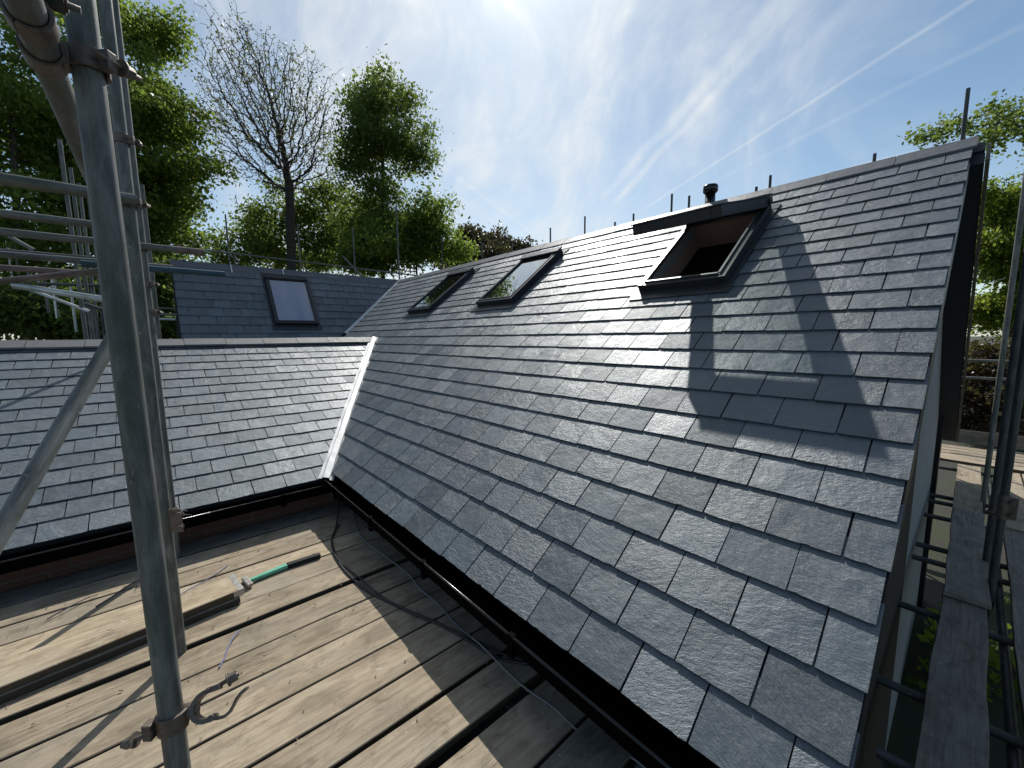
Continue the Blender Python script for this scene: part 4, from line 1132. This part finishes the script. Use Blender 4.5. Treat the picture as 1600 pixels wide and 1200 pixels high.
B_ = [(x + .022 * math.sin(i * 1.3) + .012, y - .01, z + .006) for i, (x, y, z) in enumerate(A_)]
cable(B_[2:], .0055, 'cable', 'cable', 'thinner black cable lying twisted beside the thick one')
C_ = [(1.30, 4.0, -1.55), (1.246, 3.726, cz), (1.155, 3.271, cz), (1.176, 2.856, cz), (1.196, 2.508, cz), (1.178, 2.307, cz), (1.187, 2.079, cz), (1.17, 1.844, cz), (1.175, 1.625, cz + .012), (1.178, 1.324, cz - .002), (1.205, 1.117, cz), (1.206, .944, cz), (1.262, .843, cz), (1.285, .70, cz), (1.30, .5, cz)]
cable(C_, .0048, 'cable_grey', 'cable', 'thin grey cable wandering along under the main gutter')
cable([(.217, 2.655, cz), (.185, 2.62, cz + .004), (.15, 2.55, cz), (.120, 2.46, cz), (.094, 2.408, cz)], .0035, 'tie_blue', 'cable_tie', 'short blue cable tie on the boards right of the nearest upright', 'cable tie')
cable([(-.20, 3.74, cz), (-.29, 3.67, cz + .006), (-.36, 3.585, cz + .004), (-.435, 3.515, cz)], .0045, 'tie_dark', 'cable_tie', 'navy cable tie lying in the upright shadow left of the nearest upright', 'cable tie')
cable([(-.645, 3.55, cz), (-.56, 3.60, cz + .012), (-.50, 3.65, cz + .010), (-.44, 3.685, cz)], .0035, 'tie_dark', 'cable_tie', 'navy cable tie near the shadow edge at far left', 'cable tie')
cable([(-.05, 3.30, cz), (.05, 3.36, cz), (.17, 3.44, cz), (.25, 3.52, cz)], .0032, 'tie_blue', 'cable_tie', 'blue strand lying behind the loose board next to the hooped end', 'cable tie')
# splinters and crumbs
mb = MB(); rq = random.Random(3)
for i in range(150):
    x, y = rq.uniform(-1.0, 1.3), rq.uniform(1.0, 4.0); a = rq.uniform(0, 6.28); L = rq.uniform(.002, .009) * (3 if rq.random() < .06 else 1); w = rq.uniform(.001, .0028)
    mb.box(-L, L, -w, w, 0, rq.uniform(.0015, .005), Matrix.Translation((x, y, DZ + .0035)) @ Matrix.Rotation(a, 4, 'Z') @ Matrix.Rotation(rq.uniform(-.2, .2), 4, 'Y'))
tag(mb.build('splinters', 'chip'), 'scattered splinters and crumbs over the near deck boards', 'debris', None, 'stuff')

# ------------------------------------------------------------------ walkway by the gable
WZ = -2.0
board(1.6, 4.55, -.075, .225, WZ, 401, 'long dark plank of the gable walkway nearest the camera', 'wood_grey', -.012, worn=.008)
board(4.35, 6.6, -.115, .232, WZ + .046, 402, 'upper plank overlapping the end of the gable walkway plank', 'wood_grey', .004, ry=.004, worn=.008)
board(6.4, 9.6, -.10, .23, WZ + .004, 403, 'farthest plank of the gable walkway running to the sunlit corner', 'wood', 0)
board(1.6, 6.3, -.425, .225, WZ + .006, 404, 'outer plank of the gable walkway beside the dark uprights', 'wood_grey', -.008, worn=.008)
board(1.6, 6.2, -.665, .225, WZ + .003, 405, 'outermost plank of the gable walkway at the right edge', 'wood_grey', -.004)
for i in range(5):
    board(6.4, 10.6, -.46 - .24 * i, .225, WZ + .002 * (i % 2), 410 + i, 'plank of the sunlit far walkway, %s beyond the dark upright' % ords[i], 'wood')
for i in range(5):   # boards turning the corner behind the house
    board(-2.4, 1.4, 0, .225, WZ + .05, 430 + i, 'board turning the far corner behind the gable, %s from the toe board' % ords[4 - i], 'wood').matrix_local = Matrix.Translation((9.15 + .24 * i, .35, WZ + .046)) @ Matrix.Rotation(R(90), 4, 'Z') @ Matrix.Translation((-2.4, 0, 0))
# toe board and guard rails at the far end
tb = board(0, 4.4, 0, .225, 0, 450, 'toe board on edge at the far end of the gable walkway', 'wood_grey')
tb.matrix_local = Matrix.Translation((10.62, -2.6, WZ + .16)) @ Matrix.Rotation(R(90), 4, 'Z') @ Matrix.Rotation(R(90), 4, 'X')
a = ray(1510, 563); k = 10.55 / a.x; stube((10.55, -3.0, a.z * k), (10.55, 1.2, a.z * k), 'upper guard rail at the far end of the gable walkway', 'tube')
a = ray(1510, 590); k = 10.55 / a.x; stube((10.55, -3.0, a.z * k), (10.55, 1.2, a.z * k), 'lower guard rail at the far end of the gable walkway', 'tube')
# transoms poking out towards the wall
def tr_end(px, py, zz): q = ray(px, py); k = zz / q.z; return q * k
lbls = ['nearest', 'second nearest', 'third nearest', 'fourth nearest', 'fifth nearest', 'sixth nearest', 'seventh nearest', 'eighth nearest', 'ninth nearest', 'tenth nearest']
for i, (px, py, px1, py1) in enumerate([(1370, 1175, 1412, 1198), (1370, 1060, 1430, 1087), (1389, 938, 1446, 960), (1405, 864, 1457, 881), (1428, 849, 1476, 859), (1425, 800, 1487, 812), (1437, 770, 1489, 780), (1435, 779, 1488, 788), (1459, 729, 1497, 734), (1461, 706, 1499, 711)]):
    e = tr_end(px, py, WZ - .075)
    stube((e.x, min(e.y, GY - .014), WZ - .072), (e.x + .02, -.62 - .05 * (i % 3), WZ - .072), '%s dark transom end poking out between gable wall and walkway' % lbls[i], 'tube_dark')
stube((1.7, -.30, WZ - .122), (9.5, -.30, WZ - .122), 'ledger running along under the gable walkway planks', 'tube_dark')
# uprights on the right
def upright(px, py, X, top, label, mat='tube_dark', bot=GZ):
    q = ray(px, py); k = X / q.x
    stube((X, q.y * k, top), (X, q.y * k, bot), label, mat)
    return Vector((X, q.y * k, 0))
up1 = upright(1566, 800, 4.75, .62, 'dark upright with a rusty plate beside the gable walkway')
up2 = upright(1566, 560, 7.2, 2.6, 'pale slim upright near the sunlit far walkway', 'tube')
up3 = upright(1584, 560, 5.2, .75, 'thick dark upright crossing in front of the far guard rails', 'tube_dark')
t = thing('joint_plate', 'rusty sleeve plate on the dark upright beside the gable walkway', 'plate', (up1.x, up1.y, -1.35))
m_ = MB(); band(m_, (up1.x, up1.y, -1.33), UPV, TR + .001, TR + .008, .19); wpart2(m_, 'sleeve', 'coupler', t, .002)
m_ = MB(); obox(m_, (up1.x - .01, up1.y - .045, -1.33), (0, 1, 0), UPV, (1, 0, 0), .05, .17, .012); wpart2(m_, 'wing', 'coupler', t, .002)
for dz in (.05, -.05): bolt_set(t, (up1.x - .016, up1.y - .04, -1.33 + dz), (-1, 0, 0), .03)
coupler((up3.x, up3.y, -1.52), (0, 0, 1), (-.9, .4, 0), 'coupler low on the thick dark upright at the right')
# wires hanging down the gable wall
m_ = MB(); rq = random.Random(14)
for i in range(6):
    x = 2.35 + .1 * i; m_.tube(smooth_path([(x, GY - .008, -1.35 - .1 * i), (x - .05 + rq.uniform(-.05, .05), GY - .012, -1.7), (x - .12 + rq.uniform(-.08, .08), GY - .01, -2.1), (x - .2, GY - .02, -2.7)]), .005, 6)
tag(m_.build('wire_bundle', 'cable'), 'tangle of black wires hanging down the pale gable wall', 'cable')
# leaf litter growing up below the walkway

# ------------------------------------------------------------------ trees
def colonise(base, trunk_top, attract, step, infl, kill, rng, iters=160, tropism=(0, 0, .15), trunk_jit=.03, crook=.14):
    """space colonisation: a trunk, then branches growing towards the attraction points"""
    base, top = np.array(base, float), np.array(trunk_top, float)
    nt_ = max(4, int(np.linalg.norm(top - base) / step)); pts = [base]; par = [-1]
    for i in range(1, nt_ + 1):
        p = base + (top - base) * i / nt_ + rng.normal(0, trunk_jit, 3) * step * np.array([1, 1, 0]); pts.append(p); par.append(len(pts) - 2)
    P = np.array(pts); A = np.array(attract, float); alive = np.ones(len(A), bool)
    nd = np.full(len(A), 1e9); ni = np.zeros(len(A), int)
    def upd(start):
        N = P[start:]
        d = np.sqrt(((A[:, None, :] - N[None]) ** 2).sum(2)); j = d.argmin(1); m = d[np.arange(len(A)), j]
        b = m < nd; nd[b] = m[b]; ni[b] = j[b] + start
    upd(0); trop = np.array(tropism)
    for it in range(iters):
        act = alive & (nd < infl)
        if not act.any():
            if not alive.any(): break
            act = alive.copy(); mn = nd[alive].min(); act &= nd < mn + step * 2
        idx = ni[act]; dirs = A[act] - P[idx]; dirs /= np.linalg.norm(dirs, axis=1)[:, None] + 1e-9
        u, inv = np.unique(idx, return_inverse=True)
        S = np.zeros((len(u), 3)); np.add.at(S, inv, dirs)
        S /= np.linalg.norm(S, axis=1)[:, None] + 1e-9
        S += trop + rng.normal(0, crook, S.shape); S /= np.linalg.norm(S, axis=1)[:, None] + 1e-9
        new = P[u] + S * step
        s0 = len(P); P = np.vstack([P, new]); par += list(u)
        upd(s0); alive &= nd > kill
        if len(P) > 30000: break
    return P, np.array(par)
def branch_mesh(P, par, r_tip, expo, r_max, sides_fn=None):
    n = len(P); cnt = np.zeros(n); kids = np.bincount(par[par >= 0], minlength=n)
    cnt[kids == 0] = 1
    for i in range(n - 1, 0, -1): cnt[par[i]] += cnt[i]
    rad = np.minimum(r_max, r_tip * cnt ** expo)
    V = []; F = []; off = 0
    for big in (True, False):
        sel = np.array([i for i in range(1, n) if (rad[par[i]] > r_max * .22) == big])
        if len(sel) == 0: continue
        k = 7 if big else 3
        a, b = P[par[sel]], P[sel]; ra, rb = rad[par[sel]], rad[sel]
        ra = np.minimum(ra, rb * 1.6)
        t = b - a; t /= np.linalg.norm(t, axis=1)[:, None] + 1e-9
        ref = np.where(np.abs(t[:, 2:3]) < .9, np.array([[0, 0, 1.]]), np.array([[1., 0, 0]]))
        u = np.cross(t, ref); u /= np.linalg.norm(u, axis=1)[:, None]; w = np.cross(t, u)
        ang = np.arange(k) * 2 * np.pi / k; c, s = np.cos(ang), np.sin(ang)
        ring = u[:, None, :] * c[None, :, None] + w[:, None, :] * s[None, :, None]
        va = a[:, None, :] + ring * ra[:, None, None]; vb = b[:, None, :] + ring * rb[:, None, None]
        vv = np.concatenate([va, vb], 1).reshape(-1, 3); m = len(sel)
        i0 = (np.arange(m) * 2 * k)[:, None] + off; j = np.arange(k)[None]; jn = (j + 1) % k
        F.append(np.stack([i0 + j, i0 + jn, i0 + k + jn, i0 + k + j], 2).reshape(-1, 4)); V.append(vv); off += len(vv)
    return np.vstack(V), np.vstack(F), rad
def quads_obj(name, V, F, mat, parent, smooth=False, mw=None):
    me = bpy.data.meshes.new(name); me.vertices.add(len(V)); me.vertices.foreach_set('co', V.astype(np.float32).ravel())
    me.loops.add(F.size); me.loops.foreach_set('vertex_index', F.astype(np.int32).ravel())
    me.polygons.add(len(F)); me.polygons.foreach_set('loop_start', np.arange(0, F.size, 4, dtype=np.int32)); me.polygons.foreach_set('loop_total', np.full(len(F), 4, np.int32))
    me.update(calc_edges=True); me.validate()
    if smooth: me.polygons.foreach_set('use_smooth', np.ones(len(me.polygons), bool))
    me.materials.append(M[mat]); ob = bpy.data.objects.new(name, me); COL.objects.link(ob); ob.parent = parent
    if mw is not None: ob.matrix_local = mw
    return ob
def leaf_quads(C, size, rng, droop=.25):
    n = len(C); d = rng.normal(0, 1, (n, 3)); d[:, 2] -= droop; d /= np.linalg.norm(d, axis=1)[:, None]
    e = rng.normal(0, 1, (n, 3)); e[:, 2] *= .6; s = np.cross(d, e); s /= np.linalg.norm(s, axis=1)[:, None] + 1e-9
    L = size * (.5 + 1.1 * rng.random(n) ** 1.5)[:, None]; W = L * rng.uniform(.26, .40, n)[:, None]
    nn = np.cross(d, s) * L * .12
    V = np.stack([C, C + d * L * .5 + s * W + nn, C + d * L, C + d * L * .5 - s * W + nn], 1).reshape(-1, 3)
    return V, np.arange(4 * n).reshape(-1, 4)
def in_lobes(lobes, n, rng, shell=.35, stray=.22):
    vol = np.array([r[0] * r[1] * r[2] for c, r in lobes]); pk = rng.choice(len(lobes), n, p=vol / vol.sum())
    d = rng.normal(0, 1, (n, 3)); d /= np.linalg.norm(d, axis=1)[:, None]
    rr_ = (shell + (1 - shell) * rng.random(n)) ** (1 / 1.6)
    rr_ = np.where(rng.random(n) < stray, rr_ * rng.uniform(1.1, 1.75, n), rr_)     # stray sprays beyond each bough
    c = np.array([l[0] for l in lobes])[pk]; r = np.array([l[1] for l in lobes])[pk]
    return c + d * r * rr_[:, None]
def tree(name, label, base, trunk_top, lobes, n_att, per, lsize, spread, leaf, bark='bark', seed=1, rmax=.28, step=.30, group=None, cat='tree', r_tip=.007, infl=None, expo=.5, shell=.3, trop=(0, 0, .12), crook=.16):
    rng = np.random.default_rng(seed); b = np.array(base, float)
    LB = [(np.array(c, float), np.array(r, float)) for c, r in lobes]
    if per > 3:      # break every mass up into smaller boughs, so the outline is uneven and light shows between
        sub = []
        for c, r in LB:
            for _ in range(11):
                dv = rng.normal(0, 1, 3); dv /= np.linalg.norm(dv); f = rng.uniform(.34, .60)
                sub.append((c + dv * r * rng.uniform(.35, .82), r * f * np.array([rng.uniform(.8, 1.5), rng.uniform(.8, 1.5), rng.uniform(.45, .85)])))
        LB = sub
    A = in_lobes(LB, n_att, rng, shell, .22 if per > 3 else .04)
    if per > 3:      # gather attraction points into sprays so the crown has gaps
        S_ = A[rng.choice(len(A), max(12, n_att // 9), replace=False)]
        j = ((A[:, None, :] - S_[None]) ** 2).sum(2).argmin(1)
        A = A + (S_[j] - A) * rng.uniform(.1, .5, (len(A), 1))
    P, par = colonise(b, trunk_top, A, step, infl or step * 9, step * 1.6, rng, tropism=trop, crook=crook)
    V, F, rad = branch_mesh(P, par, r_tip, expo, rmax)
    t = thing(name, label, cat, tuple(b), group)
    tr = quads_obj('trunk', V - b, F, bark, t, True)
    if per:
        tips = P[len(P) // 6:]; thin = rad[len(P) // 6:] < r_tip * 9 ** expo
        tips = tips[thin]
        k = int(n_att * per); src = np.where((rng.random(k) < .6)[:, None], A[rng.integers(0, len(A), k)], tips[rng.integers(0, len(tips), k)])
        C = src + rng.normal(0, spread * .8, (k, 3)) * np.array([1, 1, .7])
        V, F = leaf_quads(C - b, lsize, rng)
        quads_obj('crown', V, F, leaf, t)
    return t
def ctr(px, py, d): p = at(px, py, d); return (p.x, p.y, p.z)
def rad_px(rx, ry, d, deep=None): return (rx * d / FPX, (deep or rx) * d / FPX, ry * d / FPX)
def foot(px, d): p = at(px, 520, d); return (p.x, p.y, GZ)

# far left leafy tree, close to the scaffold
d = 13
tree('broadleaf_tree', 'big leafy tree at the far left edge behind the scaffold tubes', foot(20, d), ctr(20, 200, d),
     [(ctr(10, 330, d), rad_px(115, 130, d)), (ctr(-90, 180, d), rad_px(150, 150, d)), (ctr(60, 205, d), rad_px(75, 75, d)), (ctr(40, 40, d), rad_px(90, 55, d)), (ctr(-160, 380, d), rad_px(140, 140, d)), (ctr(90, 400, d), rad_px(80, 80, d))],
     820, 62, .145, .36, 'leaf_a', seed=4, rmax=.30, r_tip=.010)
d = 16.5
tree('broadleaf_tree', 'tall bright green tree just right of the near upright', foot(235, d), ctr(228, 140, d),
     [(ctr(215, 80, d), rad_px(70, 75, d)), (ctr(235, 200, d), rad_px(85, 90, d)), (ctr(270, 270, d), rad_px(85, 75, d)), (ctr(230, 350, d), rad_px(110, 90, d)), (ctr(160, 40, d), rad_px(60, 80, d)), (ctr(160, 250, d), rad_px(70, 110, d)), (ctr(300, 380, d), rad_px(50, 60, d)), (ctr(325, 255, d), rad_px(42, 45, d)), (ctr(255, 60, d), rad_px(30, 40, d)), (ctr(180, 440, d), rad_px(100, 90, d))],
     1150, 60, .15, .36, 'leaf_a', seed=5, rmax=.33, r_tip=.010)
# nearly bare tree with fine upswept twigs
d = 20
bt = [(ctr(420, 175, d), rad_px(100, 105, d)), (ctr(370, 120, d), rad_px(58, 85, d)), (ctr(470, 165, d), rad_px(68, 90, d)), (ctr(440, 240, d), rad_px(95, 60, d)), (ctr(390, 80, d), rad_px(50, 45, d)), (ctr(345, 190, d), rad_px(38, 70, d)), (ctr(505, 220, d), rad_px(35, 70, d))]
tree('bare_tree', 'nearly bare tree with a wide fan of fine dark twigs', foot(452, d), ctr(452, 285, d), bt, 6000, 1.0, .10, .12, 'leaf_bud', 'bark', seed=6, rmax=.34, step=.17, r_tip=.0098, infl=2.4, expo=.45, shell=.02, trop=(0, 0, .20), crook=.32)
# dark upright tree to its right
d = 19
tree('broadleaf_tree', 'dark upright leafy tree right of the bare tree', foot(592, d), ctr(598, 230, d),
     [(ctr(590, 150, d), rad_px(62, 45, d)), (ctr(560, 165, d), rad_px(40, 55, d)), (ctr(635, 180, d), rad_px(44, 55, d)), (ctr(600, 220, d), rad_px(75, 50, d)), (ctr(640, 260, d), rad_px(38, 35, d)), (ctr(560, 250, d), rad_px(40, 40, d)), (ctr(590, 290, d), rad_px(50, 30, d)), (ctr(600, 335, d), rad_px(60, 35, d)), (ctr(660, 215, d), rad_px(24, 50, d)), (ctr(560, 340, d), rad_px(45, 50, d)), (ctr(630, 360, d), rad_px(50, 50, d)), (ctr(605, 120, d), rad_px(35, 20, d))],
     760, 50, .13, .34, 'leaf_b', seed=8, rmax=.24, r_tip=.011)
d = 23
tree('broadleaf_tree', 'low spreading tree in shade under the bare tree', foot(430, d), ctr(430, 360, d),
     [(ctr(430, 340, d), rad_px(65, 38, d)), (ctr(500, 330, d), rad_px(60, 45, d)), (ctr(400, 395, d), rad_px(60, 40, d)), (ctr(480, 395, d), rad_px(80, 45, d)), (ctr(540, 360, d), rad_px(50, 60, d)), (ctr(340, 415, d), rad_px(45, 25, d))],
     520, 60, .16, .42, 'leaf_b', seed=9, rmax=.2)
d = 18
tree('broadleaf_tree', 'light green bushy tree behind the far wing roof end', foot(655, d), ctr(650, 380, d),
     [(ctr(655, 345, d), rad_px(42, 38, d)), (ctr(620, 385, d), rad_px(60, 38, d)), (ctr(685, 385, d), rad_px(45, 35, d)), (ctr(715, 405, d), rad_px(25, 18, d)), (ctr(570, 400, d), rad_px(45, 35, d))],
     460, 52, .13, .32, 'leaf_a', seed=10, rmax=.18)
d = 24
tree('purple_tree', 'dark purple leaved tree peeping over the main ridge', foot(765, d), ctr(765, 385, d),
     [(ctr(735, 372, d), rad_px(32, 25, d)), (ctr(770, 380, d), rad_px(40, 26, d)), (ctr(815, 385, d), rad_px(28, 13, d)), (ctr(770, 410, d), rad_px(75, 25, d))],
     330, 62, .17, .30, 'leaf_p', seed=12, rmax=.16)
# dark bush low on the left behind the extension ridge
d = 11
tree('bush', 'dark overgrown bush low on the left behind the extension ridge', foot(60, d), ctr(60, 500, d),
     [(ctr(40, 490, d), rad_px(110, 45, d, 60)), (ctr(150, 480, d), rad_px(60, 50, d, 50)), (ctr(-60, 500, d), rad_px(90, 60, d, 60)), (ctr(215, 495, d), rad_px(60, 60, d, 40)), (ctr(255, 470, d), rad_px(45, 75, d, 40)), (ctr(110, 500, d), rad_px(90, 40, d, 50)), (ctr(180, 510, d), rad_px(70, 30, d, 50))],
     800, 62, .12, .26, 'leaf_b', seed=13, rmax=.08, cat='bush')
# right hand side
d = 13
tree('oak_tree', 'oak with sparse branches reaching in above the gable apex', foot(1700, d), ctr(1690, 270, d),
     [(ctr(1520, 190, d), rad_px(65, 28, d)), (ctr(1460, 215, d), rad_px(42, 14, d)), (ctr(1580, 185, d), rad_px(40, 40, d)), (ctr(1555, 225, d), rad_px(60, 22, d)), (ctr(1640, 180, d), rad_px(60, 60, d)), (ctr(1700, 240, d), rad_px(70, 80, d)), (ctr(1550, 255, d), rad_px(40, 14, d))],
     360, 20, .12, .20, 'leaf_b', seed=15, rmax=.16, r_tip=.012, infl=5.0, shell=.15)
d = 17
tree('broadleaf_tree', 'sunlit yellow green tree right of the gable', foot(1590, d), ctr(1590, 380, d),
     [(ctr(1570, 320, d), rad_px(50, 45, d)), (ctr(1560, 400, d), rad_px(60, 70, d)), (ctr(1620, 360, d), rad_px(60, 80, d)), (ctr(1560, 470, d), rad_px(60, 45, d)), (ctr(1640, 470, d), rad_px(60, 60, d))],
     760, 62, .14, .34, 'leaf_c', seed=16, rmax=.2)
d = 15
tree('copper_hedge', 'dark copper hedge beyond the far guard rails', foot(1570, d), ctr(1570, 590, d),
     [(ctr(1540, 570, d), rad_px(70, 75, d, 40)), (ctr(1620, 570, d), rad_px(80, 75, d, 40)), (ctr(1570, 640, d), rad_px(110, 70, d, 40)), (ctr(1500, 610, d), rad_px(50, 70, d, 40))],
     620, 70, .11, .26, 'leaf_r', seed=17, rmax=.06, cat='hedge')
# low weeds on the ground under the walkway
rng = np.random.default_rng(44)
C = np.column_stack([rng.uniform(1.8, 9, 5200), rng.uniform(-2.6, .12, 5200), GZ + .02 + rng.random(5200) ** 2 * .38])
keep = (np.sin(C[:, 0] * 2.1) + np.cos(C[:, 1] * 3.3 + C[:, 0])) > .5
V, F = leaf_quads(C[keep], .11, rng, -.6)
wo = quads_obj('weeds', V, F, 'leaf_c', None); tag(wo, 'yellow green weeds on the ground below the gable walkway', 'weeds', None, 'stuff')
